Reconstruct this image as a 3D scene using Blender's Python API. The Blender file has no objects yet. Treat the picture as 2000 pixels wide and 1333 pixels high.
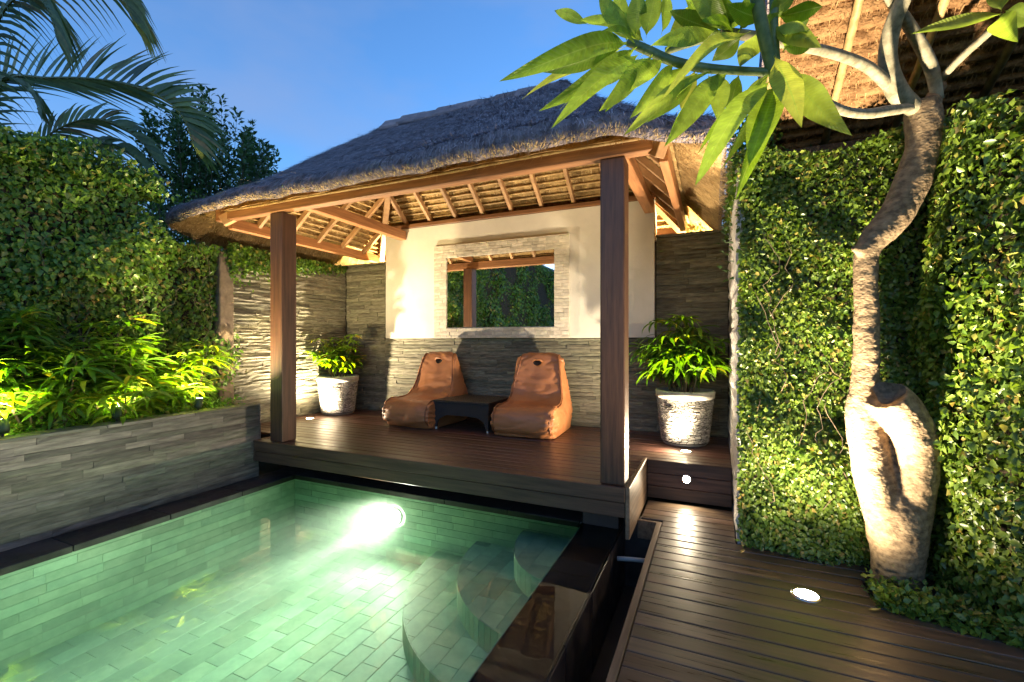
import bpy, bmesh, math, random
import numpy as np
from mathutils import Vector, Matrix, noise as mnoise

random.seed(7)
rng = np.random.default_rng(11)
R = math.radians
SC = bpy.context.scene
COL = SC.collection

# ------------------------------------------------------------------ camera
F = 889.0
TH = R(23.96)
SN, CS = math.sin(TH), math.cos(TH)
CAMZ = 1.0
cd = bpy.data.cameras.new('camera')
cd.sensor_width = 36.0
cd.lens = 36.0 * F / 2000.0
cd.clip_start = 0.05
cd.clip_end = 800
cam = bpy.data.objects.new('camera', cd)
cam.location = (0, 0, CAMZ)
cam.rotation_euler = (R(90), 0, TH)
COL.objects.link(cam)
SC.camera = cam

# ------------------------------------------------------------------ sky at dusk
SUN_EL, SUN_ROT = 6.0, 200.0
world = bpy.data.worlds.new('World')
SC.world = world
world.use_nodes = True
wn = world.node_tree
wn.nodes.clear()
sky = wn.nodes.new('ShaderNodeTexSky')
sky.sky_type = 'NISHITA'
sky.sun_disc = False
sky.sun_elevation = R(SUN_EL)
sky.sun_rotation = R(SUN_ROT)
sky.air_density = 1.0
sky.dust_density = 0.1
sky.ozone_density = 4.0
tint = wn.nodes.new('ShaderNodeMix')
tint.data_type = 'RGBA'
tint.blend_type = 'MULTIPLY'
tint.inputs[0].default_value = 1.0
tint.inputs[7].default_value = (0.95, 0.93, 1.0, 1)      # tungsten white balance of the photograph
wbg = wn.nodes.new('ShaderNodeBackground')
wbg.inputs[1].default_value = 0.108
wout = wn.nodes.new('ShaderNodeOutputWorld')
wn.links.new(sky.outputs[0], tint.inputs[6])
# thin high cloud, barely lighter than the blue
wtc = wn.nodes.new('ShaderNodeTexCoord')
wmp = wn.nodes.new('ShaderNodeMapping'); wmp.inputs['Scale'].default_value = (1.2, 1.2, 3.0)
wnz = wn.nodes.new('ShaderNodeTexNoise'); wnz.inputs['Scale'].default_value = 2.2; wnz.inputs['Detail'].default_value = 6
wrg = wn.nodes.new('ShaderNodeMapRange'); wrg.inputs[1].default_value, wrg.inputs[2].default_value = .42, .72
wrg.inputs[3].default_value, wrg.inputs[4].default_value = .0, .5
wcl = wn.nodes.new('ShaderNodeMix'); wcl.data_type = 'RGBA'
wcl.inputs[7].default_value = (.62, .80, 1.30, 1)
wn.links.new(wtc.outputs['Generated'], wmp.inputs[0]); wn.links.new(wmp.outputs[0], wnz.inputs['Vector'])
wn.links.new(wnz.outputs[0], wrg.inputs[0]); wn.links.new(wrg.outputs[0], wcl.inputs[0])
wn.links.new(tint.outputs[2], wcl.inputs[6])
wn.links.new(wcl.outputs[2], wbg.inputs[0])
wn.links.new(wbg.outputs[0], wout.inputs[0])

SC.view_settings.view_transform = 'Standard'
SC.view_settings.look = 'None'
SC.view_settings.exposure = 2.35
SC.view_settings.gamma = 1.0
SC.view_settings.use_curve_mapping = False
cy = SC.cycles
cy.use_denoising = True
cy.max_bounces = 7
cy.diffuse_bounces = 4
cy.glossy_bounces = 3
cy.transmission_bounces = 4
cy.transparent_max_bounces = 12
cy.volume_bounces = 0
cy.caustics_reflective = False
cy.caustics_refractive = False
cy.sample_clamp_indirect = 4.0

# lamp strengths (watts) and colour
WARM = (1.0, 0.82, 0.56)
W_DECK, W_PAV_R, W_PAV_L, W_STEP = 95, 72, 118, 3.2
W_PLANT, W_BACK, W_POOL = 105, 110, 40


# ------------------------------------------------------------------ helpers
def W(px, py, d):
    """point seen at photograph pixel (px, py) at forward distance d"""
    u, v = (px - 1000) / F, (666 - py) / F
    return Vector(((-SN + u * CS) * d, (CS + u * SN) * d, CAMZ + v * d))


def tag(o, label=None, cat=None, group=None, kind=None):
    if label: o['label'] = label
    if cat: o['category'] = cat
    if group: o['group'] = group
    if kind: o['kind'] = kind
    return o


def empty(name, loc=(0, 0, 0), label=None, cat=None, group=None, kind=None):
    o = bpy.data.objects.new(name, None)
    o.empty_display_size = 0.1
    o.location = loc
    COL.objects.link(o)
    return tag(o, label, cat, group, kind)


def put(name, me, parent=None, loc=None, rot=None, scale=None):
    """link a mesh object; loc is in world space, parents are unrotated"""
    o = bpy.data.objects.new(name, me)
    COL.objects.link(o)
    if loc is not None: o.location = loc
    if rot is not None: o.rotation_euler = rot
    if scale is not None: o.scale = scale
    if parent is not None:
        o.parent = parent
        o.matrix_parent_inverse = Matrix.Translation(wloc(parent)).inverted()
    return o


def wloc(o):
    if o.parent is None: return Vector(o.location)
    return Vector((0, 0, 0)) if o.type == 'MESH' and o.location.length == 0 else Vector(o.location)


def mesh(name, verts, faces, mat, smooth=False, uvs=None):
    me = bpy.data.meshes.new(name)
    me.from_pydata([tuple(v) for v in verts], [], [tuple(f) for f in faces])
    if mat is not None: me.materials.append(mat)
    if smooth:
        me.polygons.foreach_set('use_smooth', [True] * len(me.polygons))
    if uvs is not None:
        l = me.uv_layers.new(name='UVMap')
        idx = np.empty(len(me.loops), dtype=np.int32)
        me.loops.foreach_get('vertex_index', idx)
        l.data.foreach_set('uv', np.asarray(uvs, dtype=np.float32)[idx].ravel())
    me.update()
    return me


def tri_mesh(name, V, T, mat, smooth=False):
    """fast numpy triangle mesh"""
    me = bpy.data.meshes.new(name)
    V = np.asarray(V, dtype=np.float32).reshape(-1, 3)
    T = np.asarray(T, dtype=np.int32).reshape(-1, 3)
    me.vertices.add(len(V))
    me.vertices.foreach_set('co', V.ravel())
    me.loops.add(len(T) * 3)
    me.loops.foreach_set('vertex_index', T.ravel())
    me.polygons.add(len(T))
    me.polygons.foreach_set('loop_start', np.arange(0, len(T) * 3, 3, dtype=np.int32))
    me.polygons.foreach_set('loop_total', np.full(len(T), 3, dtype=np.int32))
    if smooth: me.polygons.foreach_set('use_smooth', np.ones(len(T), dtype=bool))
    me.materials.append(mat)
    me.update(calc_edges=True)
    return me


BOXF = [(0, 3, 2, 1), (4, 5, 6, 7), (0, 1, 5, 4), (1, 2, 6, 5), (2, 3, 7, 6), (3, 0, 4, 7)]


def boxv(x0, x1, y0, y1, z0, z1):
    return [(x0, y0, z0), (x1, y0, z0), (x1, y1, z0), (x0, y1, z0), (x0, y0, z1), (x1, y0, z1), (x1, y1, z1), (x0, y1, z1)]


def bevbox(name, x0, x1, y0, y1, z0, z1, mat, bev=0.004, seg=1):
    bm = bmesh.new()
    vs = [bm.verts.new(v) for v in boxv(x0, x1, y0, y1, z0, z1)]
    for f in BOXF: bm.faces.new([vs[i] for i in f])
    if bev > 0:
        bmesh.ops.bevel(bm, geom=list(bm.edges), offset=bev, segments=seg, affect='EDGES', profile=0.6)
    me = bpy.data.meshes.new(name)
    bm.to_mesh(me); bm.free()
    me.materials.append(mat)
    return me


def beam_mesh(name, a, b, w, h, mat, up=(0, 0, 1), bev=0.004):
    """rectangular timber from a to b; w across, h along up"""
    a, b = Vector(a), Vector(b)
    d = (b - a); L = d.length; d.normalize()
    s = d.cross(Vector(up)).normalized()
    u = s.cross(d).normalized()
    me = bevbox(name, -w / 2, w / 2, 0, L, -h / 2, h / 2, mat, bev)
    m = Matrix((s, d, u)).transposed().to_4x4()
    m.translation = a
    me.transform(m)
    return me


def tube(pts, rads, n=10, cap=True):
    pts = [Vector(p) for p in pts]
    V, Fc = [], []
    t = (pts[1] - pts[0]).normalized()
    ref = Vector((0, 0, 1)) if abs(t.z) < 0.9 else Vector((1, 0, 0))
    s = t.cross(ref).normalized()
    for i, p in enumerate(pts):
        if i == 0: t = pts[1] - pts[0]
        elif i == len(pts) - 1: t = pts[-1] - pts[-2]
        else: t = pts[i + 1] - pts[i - 1]
        t = t.normalized()
        s = (s - t * s.dot(t)).normalized()
        b = t.cross(s)
        for k in range(n):
            a = 2 * math.pi * k / n
            V.append(p + (s * math.cos(a) + b * math.sin(a)) * rads[i])
    for i in range(len(pts) - 1):
        for k in range(n):
            k2 = (k + 1) % n
            Fc.append((i * n + k, i * n + k2, (i + 1) * n + k2, (i + 1) * n + k))
    if cap:
        Fc.append(tuple(range(n - 1, -1, -1)))
        Fc.append(tuple((len(pts) - 1) * n + k for k in range(n)))
    return V, Fc


def spline(ctrl, n):
    """Catmull-Rom through control points -> n points (any dimension)"""
    P = np.asarray(ctrl, float)
    P = np.vstack([2 * P[0] - P[1], P, 2 * P[-1] - P[-2]])
    out = []
    m = len(P) - 3
    for t in np.linspace(0, m - 1e-6, n):
        i = int(t); u = t - i
        p0, p1, p2, p3 = P[i:i + 4]
        out.append(0.5 * ((2 * p1) + (-p0 + p2) * u + (2 * p0 - 5 * p1 + 4 * p2 - p3) * u * u + (-p0 + 3 * p1 - 3 * p2 + p3) * u ** 3))
    return np.array(out)


def snoise(P, f, seed=0):
    """cheap vectorised smooth noise in about -1..1"""
    r = np.random.default_rng(seed)
    P = np.asarray(P)
    s = np.zeros(P.shape[:-1])
    for k in range(6):
        d = r.normal(size=3); d /= np.linalg.norm(d)
        s += np.sin(P @ d * f * r.uniform(0.6, 1.8) + r.uniform(0, 6.28))
    return s / 3.5


def unit(a):
    return a / np.maximum(np.linalg.norm(a, axis=-1, keepdims=True), 1e-9)


def leaf_mass(name, P, N, D, L, Wd, mat, fold=0.25):
    """many small folded leaves: base P, face normal N, direction D, length L, width Wd"""
    D = unit(D); S = unit(np.cross(D, N)); U = np.cross(S, D)
    L = L[:, None]; Wd = Wd[:, None]
    v0 = P
    v1 = P + D * L * .42 - S * Wd * .5 + U * Wd * fold
    v2 = P + D * L * .45
    v3 = P + D * L * .42 + S * Wd * .5 + U * Wd * fold
    v4 = P + D * L - U * L * .12
    V = np.stack([v0, v1, v2, v3, v4], 1).reshape(-1, 3)
    t = np.array([(0, 2, 1), (0, 3, 2), (1, 2, 4), (2, 3, 4)])
    T = (np.arange(len(P))[:, None, None] * 5 + t[None]).reshape(-1, 3)
    return tri_mesh(name, V, T, mat)


def straw_mass(name, P, D, N, L, Wd, mat):
    D = unit(D); S = unit(np.cross(D, N))
    v0 = P - S * Wd[:, None] * .5
    v1 = P + S * Wd[:, None] * .5
    v2 = P + D * L[:, None]
    V = np.stack([v0, v1, v2], 1).reshape(-1, 3)
    T = np.arange(len(P) * 3).reshape(-1, 3)
    return tri_mesh(name, V, T, mat)


# ------------------------------------------------------------------ materials
def new_mat(name):
    m = bpy.data.materials.new(name)
    m.use_nodes = True
    nt = m.node_tree
    b = nt.nodes['Principled BSDF']
    return m, nt, b


def rgba(c): return (c[0], c[1], c[2], 1)


def M(name, c1, c2, rough=.6, scale=8, stretch=(1, 1, 1), bump=.2, bdist=.01, rnd=.0, hue=.0, spec=.4, detail=6,
      third=None, third_at=.62, rough2=None, bscale=None, island=False):
    m, nt, b = new_mat(name)
    N, Lk = nt.nodes, nt.links
    g = N.new('ShaderNodeNewGeometry')
    mp = N.new('ShaderNodeMapping')
    mp.inputs['Scale'].default_value = stretch
    Lk.new(g.outputs['Position'], mp.inputs[0])
    oi = N.new('ShaderNodeObjectInfo')
    # shift the pattern for every piece
    cmb = N.new('ShaderNodeVectorMath'); cmb.operation = 'MULTIPLY_ADD'
    cmb.inputs[1].default_value = (37.0, 19.0, 53.0)
    rv = N.new('ShaderNodeCombineXYZ')
    src = g.outputs['Random Per Island'] if island else oi.outputs['Random']
    for k in range(3): Lk.new(src, rv.inputs[k])
    Lk.new(rv.outputs[0], cmb.inputs[0]); Lk.new(mp.outputs[0], cmb.inputs[2])
    nz = N.new('ShaderNodeTexNoise')
    nz.inputs['Scale'].default_value = scale
    nz.inputs['Detail'].default_value = detail
    nz.inputs['Roughness'].default_value = .62
    Lk.new(cmb.outputs[0], nz.inputs['Vector'])
    rp = N.new('ShaderNodeValToRGB')
    e = rp.color_ramp.elements
    e[0].position, e[0].color = .36, rgba(c1)
    e[1].position, e[1].color = .64, rgba(c2)
    if third is not None:
        t = e.new(min(.95, third_at + .1)); t.color = rgba(third)
        e[1].position = third_at
    Lk.new(nz.outputs[0], rp.inputs[0])
    last = rp.outputs[0]
    if rnd or hue:
        hs = N.new('ShaderNodeHueSaturation')
        mr = N.new('ShaderNodeMapRange')
        mr.inputs[3].default_value, mr.inputs[4].default_value = 1 - rnd, 1 + rnd
        Lk.new(src, mr.inputs[0]); Lk.new(mr.outputs[0], hs.inputs['Value'])
        if hue:
            ml = N.new('ShaderNodeMath'); ml.operation = 'MULTIPLY'; ml.inputs[1].default_value = 7.31
            fr = N.new('ShaderNodeMath'); fr.operation = 'FRACT'
            mh = N.new('ShaderNodeMapRange'); mh.inputs[3].default_value, mh.inputs[4].default_value = .5 - hue, .5 + hue
            Lk.new(src, ml.inputs[0]); Lk.new(ml.outputs[0], fr.inputs[0]); Lk.new(fr.outputs[0], mh.inputs[0])
            Lk.new(mh.outputs[0], hs.inputs['Hue'])
        Lk.new(last, hs.inputs['Color']); last = hs.outputs[0]
    Lk.new(last, b.inputs['Base Color'])
    b.inputs['Roughness'].default_value = rough
    if rough2 is not None:
        mr2 = N.new('ShaderNodeMapRange')
        mr2.inputs[1].default_value, mr2.inputs[2].default_value = .35, .65
        mr2.inputs[3].default_value, mr2.inputs[4].default_value = rough, rough2
        Lk.new(nz.outputs[0], mr2.inputs[0]); Lk.new(mr2.outputs[0], b.inputs['Roughness'])
    b.inputs['Specular IOR Level'].default_value = spec
    if bump:
        bp = N.new('ShaderNodeBump')
        bp.inputs['Strength'].default_value = bump
        bp.inputs['Distance'].default_value = bdist
        if bscale:
            n2 = N.new('ShaderNodeTexNoise'); n2.inputs['Scale'].default_value = bscale; n2.inputs['Detail'].default_value = 5
            Lk.new(cmb.outputs[0], n2.inputs['Vector']); Lk.new(n2.outputs[0], bp.inputs['Height'])
        else:
            Lk.new(nz.outputs[0], bp.inputs['Height'])
        Lk.new(bp.outputs[0], b.inputs['Normal'])
    return m


def leaf_mat(name, c1, c2, c3=None, transl=.4, rough=.38, veins=False, dirt=None):
    """leaf: colour varies leaf by leaf; light passes through"""
    m, nt, b = new_mat(name)
    N, Lk = nt.nodes, nt.links
    g = N.new('ShaderNodeNewGeometry')
    oi = N.new('ShaderNodeObjectInfo')
    ad = N.new('ShaderNodeMath'); ad.operation = 'ADD'
    fr = N.new('ShaderNodeMath'); fr.operation = 'FRACT'
    Lk.new(g.outputs['Random Per Island'], ad.inputs[0]); Lk.new(oi.outputs['Random'], ad.inputs[1]); Lk.new(ad.outputs[0], fr.inputs[0])
    nl = N.new('ShaderNodeTexNoise'); nl.inputs['Scale'].default_value = 3.2; nl.inputs['Detail'].default_value = 3
    Lk.new(g.outputs['Position'], nl.inputs['Vector'])
    rp = N.new('ShaderNodeValToRGB')
    e = rp.color_ramp.elements
    e[0].color, e[1].color = rgba(c1), rgba(c2)
    e[1].position = .88 if c3 else 1
    if c3:
        t = e.new(.97); t.color = rgba(c3)
    Lk.new(fr.outputs[0], rp.inputs[0])
    col = rp.outputs[0]
    if veins:
        uv = N.new('ShaderNodeUVMap')
        sp = N.new('ShaderNodeSeparateXYZ'); Lk.new(uv.outputs[0], sp.inputs[0])
        # pinnate veins: lines slanting off the midrib
        ab = N.new('ShaderNodeMath'); ab.operation = 'ABSOLUTE'
        sb = N.new('ShaderNodeMath'); sb.operation = 'SUBTRACT'; sb.inputs[1].default_value = .5
        Lk.new(sp.outputs[0], sb.inputs[0]); Lk.new(sb.outputs[0], ab.inputs[0])
        ma = N.new('ShaderNodeMath'); ma.operation = 'MULTIPLY_ADD'; ma.inputs[1].default_value = -.13
        Lk.new(ab.outputs[0], ma.inputs[0]); Lk.new(sp.outputs[1], ma.inputs[2])
        mf = N.new('ShaderNodeMath'); mf.operation = 'MULTIPLY'; mf.inputs[1].default_value = 27 * 6.283
        sn = N.new('ShaderNodeMath'); sn.operation = 'SINE'
        Lk.new(ma.outputs[0], mf.inputs[0]); Lk.new(mf.outputs[0], sn.inputs[0])
        r1 = N.new('ShaderNodeMapRange'); r1.inputs[1].default_value, r1.inputs[2].default_value = .8, 1.0
        Lk.new(sn.outputs[0], r1.inputs[0])
        r2 = N.new('ShaderNodeMapRange'); r2.inputs[1].default_value, r2.inputs[2].default_value = .035, .012
        Lk.new(ab.outputs[0], r2.inputs[0])
        mx = N.new('ShaderNodeMath'); mx.operation = 'MAXIMUM'
        hf = N.new('ShaderNodeMath'); hf.operation = 'MULTIPLY'; hf.inputs[1].default_value = .45
        Lk.new(r1.outputs[0], hf.inputs[0]); Lk.new(hf.outputs[0], mx.inputs[0]); Lk.new(r2.outputs[0], mx.inputs[1])
        mc = N.new('ShaderNodeMix'); mc.data_type = 'RGBA'
        mc.inputs[7].default_value = (.27, .36, .07, 1)
        Lk.new(mx.outputs[0], mc.inputs[0]); Lk.new(col, mc.inputs[6]); col = mc.outputs[2]
        bp = N.new('ShaderNodeBump'); bp.inputs['Strength'].default_value = .35; bp.inputs['Distance'].default_value = .003
        Lk.new(sn.outputs[0], bp.inputs['Height']); Lk.new(bp.outputs[0], b.inputs['Normal'])
    nz = N.new('ShaderNodeTexNoise'); nz.inputs['Scale'].default_value = 30
    Lk.new(g.outputs['Position'], nz.inputs['Vector'])
    hs = N.new('ShaderNodeHueSaturation')
    mr = N.new('ShaderNodeMapRange'); mr.inputs[1].default_value, mr.inputs[2].default_value = .3, .7
    mr.inputs[3].default_value, mr.inputs[4].default_value = .55, 1.45
    mixn = N.new('ShaderNodeMath'); mixn.operation = 'MULTIPLY_ADD'; mixn.inputs[1].default_value = .45
    half = N.new('ShaderNodeMath'); half.operation = 'MULTIPLY'; half.inputs[1].default_value = .55
    Lk.new(nl.outputs[0], half.inputs[0]); Lk.new(nz.outputs[0], mixn.inputs[0]); Lk.new(half.outputs[0], mixn.inputs[2])
    Lk.new(mixn.outputs[0], mr.inputs[0]); Lk.new(mr.outputs[0], hs.inputs['Value']); Lk.new(col, hs.inputs['Color'])
    col = hs.outputs[0]
    Lk.new(col, b.inputs['Base Color'])
    b.inputs['Roughness'].default_value = rough
    b.inputs['Specular IOR Level'].default_value = .45
    tr = N.new('ShaderNodeBsdfTranslucent')
    h2 = N.new('ShaderNodeHueSaturation'); h2.inputs['Value'].default_value = 1.5; h2.inputs['Saturation'].default_value = 1.1
    Lk.new(col, h2.inputs['Color']); Lk.new(h2.outputs[0], tr.inputs[0])
    mx2 = N.new('ShaderNodeMixShader'); mx2.inputs[0].default_value = transl
    Lk.new(b.outputs[0], mx2.inputs[1]); Lk.new(tr.outputs[0], mx2.inputs[2])
    Lk.new(mx2.outputs[0], N['Material Output'].inputs[0])
    return m


def emit_mat(name, col, s):
    m, nt, b = new_mat(name)
    b.inputs['Base Color'].default_value = rgba(col)
    b.inputs['Emission Color'].default_value = rgba(col)
    b.inputs['Emission Strength'].default_value = s
    return m


def plain(name, c, rough=.5, metal=0.0, spec=.5):
    m, nt, b = new_mat(name)
    b.inputs['Base Color'].default_value = rgba(c)
    b.inputs['Roughness'].default_value = rough
    b.inputs['Metallic'].default_value = metal
    b.inputs['Specular IOR Level'].default_value = spec
    return m


MT = {}
MT['deck'] = M('deck_wood', (.048, .022, .014), (.105, .052, .034), rough=.28, rough2=.5, scale=5, stretch=(.5, 9, 9), bump=.25, bdist=.003, rnd=.28, hue=.012, spec=.5)
MT['deck_grey'] = M('deck_wood_weathered', (.060, .038, .024), (.125, .080, .050), rough=.26, rough2=.52, scale=5, stretch=(.5, 9, 9), bump=.3, bdist=.003, rnd=.25, hue=.012, spec=.5)
MT['trim'] = M('trim_wood', (.12, .07, .04), (.22, .14, .085), rough=.5, scale=5, stretch=(6, .5, 6), bump=.25, bdist=.003, rnd=.15)
MT['fascia'] = M('fascia_wood', (.070, .034, .019), (.125, .063, .036), rough=.42, scale=5, stretch=(.5, 9, 9), bump=.25, bdist=.003, rnd=.15)
MT['post'] = M('post_wood', (.052, .024, .014), (.11, .050, .028), rough=.45, scale=5, stretch=(8, 8, .45), bump=.3, bdist=.004, rnd=.08)
MT['beam'] = M('beam_wood', (.17, .075, .034), (.31, .145, .062), rough=.5, scale=4, stretch=(.6, 9, 9), bump=.25, bdist=.004, rnd=.1)
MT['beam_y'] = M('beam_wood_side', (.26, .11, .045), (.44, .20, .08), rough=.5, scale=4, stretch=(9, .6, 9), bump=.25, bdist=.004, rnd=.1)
MT['rafter'] = M('rafter_wood', (.28, .15, .07), (.46, .27, .13), rough=.6, scale=6, bump=.3, rnd=.2)
MT['bamboo'] = M('batten_bamboo', (.30, .19, .08), (.50, .34, .15), rough=.5, scale=20, bump=.3, rnd=.25)
MT['straw_in'] = M('straw_inside', (.24, .145, .055), (.50, .33, .14), rough=.8, scale=14, stretch=(1, 1, 1), bump=.8, bdist=.02, spec=.2, bscale=60)
MT['straw_gold'] = M('straw_fresh', (.36, .24, .11), (.60, .43, .22), rough=.75, scale=3, bump=0, rnd=.35, island=True, spec=.25)
MT['straw_grey'] = M('straw_weathered', (.20, .165, .185), (.44, .37, .40), rough=.85, scale=3, bump=0, rnd=.45, island=True, spec=.2)
MT['thatch_grey'] = M('thatch_weathered', (.13, .105, .118), (.36, .30, .325), rough=.95, scale=10, bump=1.0, bdist=.05, spec=.1, bscale=45)
MT['tile_red'] = M('terracotta_mossy', (.20, .16, .17), (.36, .25, .235), rough=.85, scale=12, bump=.6, rnd=.25)
MT['slate'] = M('ledge_stone', (.11, .10, .066), (.23, .215, .15), rough=.75, scale=7, stretch=(1.5, 1.5, 12), bump=.8, bdist=.008, rnd=.32, hue=.012)
MT['slate_core'] = plain('stone_joint', (.05, .045, .035), .9)
MT['pslate'] = M('planter_stone', (.090, .076, .060), (.215, .182, .145), rough=.6, scale=6, stretch=(6, 1.0, 7), bump=.6, bdist=.010, rnd=.48, hue=.03, third=(.30, .20, .12), third_at=.70)
MT['wall_white'] = M('plaster_white', (.70, .65, .56), (.82, .77, .67), rough=.85, scale=1.6, detail=9, bump=.2, bdist=.01, bscale=60)
MT['mstone'] = M('split_limestone', (.54, .48, .38), (.72, .65, .53), rough=.85, scale=16, bump=.4, bdist=.006, rnd=.18, hue=.01)
MT['stucco'] = M('rough_plaster', (.36, .34, .32), (.62, .60, .57), rough=.9, scale=22, bump=.9, bdist=.03)
MT['stucco_b'] = M('beige_render', (.12, .09, .06), (.24, .18, .12), rough=.9, scale=9, bump=.5)
MT['cutwood'] = M('weathered_cut_wood', (.07, .05, .032), (.17, .12, .078), rough=.9, scale=30, bump=.8)
MT['coping'] = M('dark_coping', (.018, .014, .013), (.055, .042, .038), rough=.3, rough2=.6, scale=6, bump=.3, bdist=.004, rnd=.25)
MT['weir'] = M('dark_weir_stone', (.020, .014, .014), (.060, .044, .040), rough=.3, rough2=.55, scale=5, bump=.4, bdist=.006, rnd=.2, third=(.13, .10, .075), third_at=.72)
MT['ptile'] = M('green_pool_stone', (.34, .52, .35), (.47, .65, .45), rough=.55, scale=9, bump=.25, bdist=.004, rnd=.20, hue=.022)
MT['pgrout'] = plain('pool_grout', (.28, .43, .29), .8)
MT['soil'] = M('soil', (.020, .014, .009), (.06, .042, .026), rough=.95, scale=18, bump=.9, bdist=.03)
MT['ground'] = M('ground_earth', (.03, .035, .018), (.07, .06, .035), rough=.95, scale=2, bump=.6, bdist=.05)
MT['straw_brown'] = M('straw_brown', (.13, .065, .026), (.32, .18, .08), rough=.8, scale=14, bump=.8, bdist=.02, spec=.2, bscale=60)
MT['straw_orange'] = M('straw_orange', (.20, .105, .042), (.42, .25, .11), rough=.75, scale=3, bump=0, rnd=.35, island=True, spec=.25)
MT['straw_dark'] = M('straw_eave_shaded', (.10, .082, .075), (.22, .18, .155), rough=.85, scale=3, bump=0, rnd=.4, island=True, spec=.2)  # darker copy of the weathered straw, shades the brightly lit eave lip
MT['ivy'] = leaf_mat('creeper_leaf', (.050, .120, .016), (.150, .26, .034), (.29, .23, .06), transl=.28)
MT['ivy_r'] = leaf_mat('fig_leaf', (.055, .110, .014), (.165, .235, .032), (.29, .22, .06), transl=.28)
MT['bush'] = leaf_mat('bush_leaf', (.028, .070, .022), (.085, .16, .050), transl=.25)
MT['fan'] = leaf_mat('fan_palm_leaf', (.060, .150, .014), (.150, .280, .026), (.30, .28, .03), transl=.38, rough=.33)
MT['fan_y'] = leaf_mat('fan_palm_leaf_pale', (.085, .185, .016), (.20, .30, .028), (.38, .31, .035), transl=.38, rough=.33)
MT['palm'] = leaf_mat('palm_leaflet', (.055, .10, .030), (.13, .17, .05), (.20, .15, .05), transl=.25, rough=.42)
MT['frang'] = leaf_mat('frangipani_leaf', (.15, .25, .025), (.27, .36, .065), (.34, .37, .07), transl=.56, rough=.34, veins=True)
MT['fgreen'] = M('green_stem', (.075, .12, .035), (.17, .21, .075), rough=.5, scale=25, bump=.3, bdist=.004)
MT['bark'] = M('frangipani_bark', (.10, .066, .036), (.26, .185, .105), rough=.85, scale=26, stretch=(1, 1, 1.5), bump=.7, bdist=.006, third=(.37, .29, .185), third_at=.66, bscale=70, detail=9)
MT['bark_thin'] = M('frangipani_branch_bark', (.15, .135, .085), (.32, .29, .20), rough=.75, scale=22, stretch=(1, 1, 1), bump=.8, bdist=.006)
MT['trunk'] = M('brown_stem', (.07, .05, .03), (.16, .12, .075), rough=.9, scale=20, bump=.6)
MT['bag'] = M('orange_vinyl', (.34, .130, .048), (.44, .175, .066), rough=.42, rough2=.55, scale=3, bump=.25, bdist=.012, bscale=7, spec=.45)
MT['piping'] = plain('orange_piping', (.22, .078, .026), .5)
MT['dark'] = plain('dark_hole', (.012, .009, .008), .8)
MT['label_tag'] = plain('dark_fabric_tag', (.03, .03, .035), .7)
MT['lamp_green'] = plain('lamp_housing_green', (.03, .06, .02), .6)
MT['metal'] = plain('brushed_steel', (.55, .53, .5), .3, 1.0)
MT['white_foot'] = plain('white_plastic', (.75, .75, .72), .4)
MT['pipe'] = plain('pvc_pipe', (.30, .30, .28), .5)
MT['pot_rim'] = M('pot_concrete', (.30, .28, .24), (.45, .42, .37), rough=.8, scale=15, bump=.4)
MT['pot_stone'] = M('pot_stone_chips', (.46, .43, .37), (.78, .74, .66), rough=.7, scale=10, bump=.4, rnd=.3)
MT['pot_gap'] = plain('pot_mortar', (.035, .03, .026), .9)
MT['glow'] = emit_mat('lamp_lens', (1.0, .86, .60), 40)
MT['glow_pool'] = emit_mat('pool_lamp_lens', (1.0, .95, .80), 60)
MT['mirror'] = plain('mirror_glass', (.86, .88, .86), .015, 1.0)
MT['drytag'] = M('dry_leaf', (.35, .22, .05), (.55, .42, .12), rough=.6, scale=30, bump=.3)


def rattan():
    m, nt, b = new_mat('black_rattan')
    N, Lk = nt.nodes, nt.links
    g = N.new('ShaderNodeNewGeometry')
    w1 = N.new('ShaderNodeTexWave'); w1.inputs['Scale'].default_value = 26; w1.bands_direction = 'X'
    w2 = N.new('ShaderNodeTexWave'); w2.inputs['Scale'].default_value = 26; w2.bands_direction = 'Z'
    w3 = N.new('ShaderNodeTexWave'); w3.inputs['Scale'].default_value = 26; w3.bands_direction = 'Y'
    for w in (w1, w2, w3): Lk.new(g.outputs['Position'], w.inputs[0])
    a = N.new('ShaderNodeMath'); a.operation = 'ADD'; Lk.new(w1.outputs[1], a.inputs[0]); Lk.new(w2.outputs[1], a.inputs[1])
    a2 = N.new('ShaderNodeMath'); a2.operation = 'ADD'; Lk.new(a.outputs[0], a2.inputs[0]); Lk.new(w3.outputs[1], a2.inputs[1])
    bp = N.new('ShaderNodeBump'); bp.inputs['Strength'].default_value = .6; bp.inputs['Distance'].default_value = .006
    Lk.new(a2.outputs[0], bp.inputs['Height']); Lk.new(bp.outputs[0], b.inputs['Normal'])
    b.inputs['Base Color'].default_value = (.018, .016, .015, 1)
    b.inputs['Roughness'].default_value = .42
    return m


MT['rattan'] = rattan()


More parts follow.
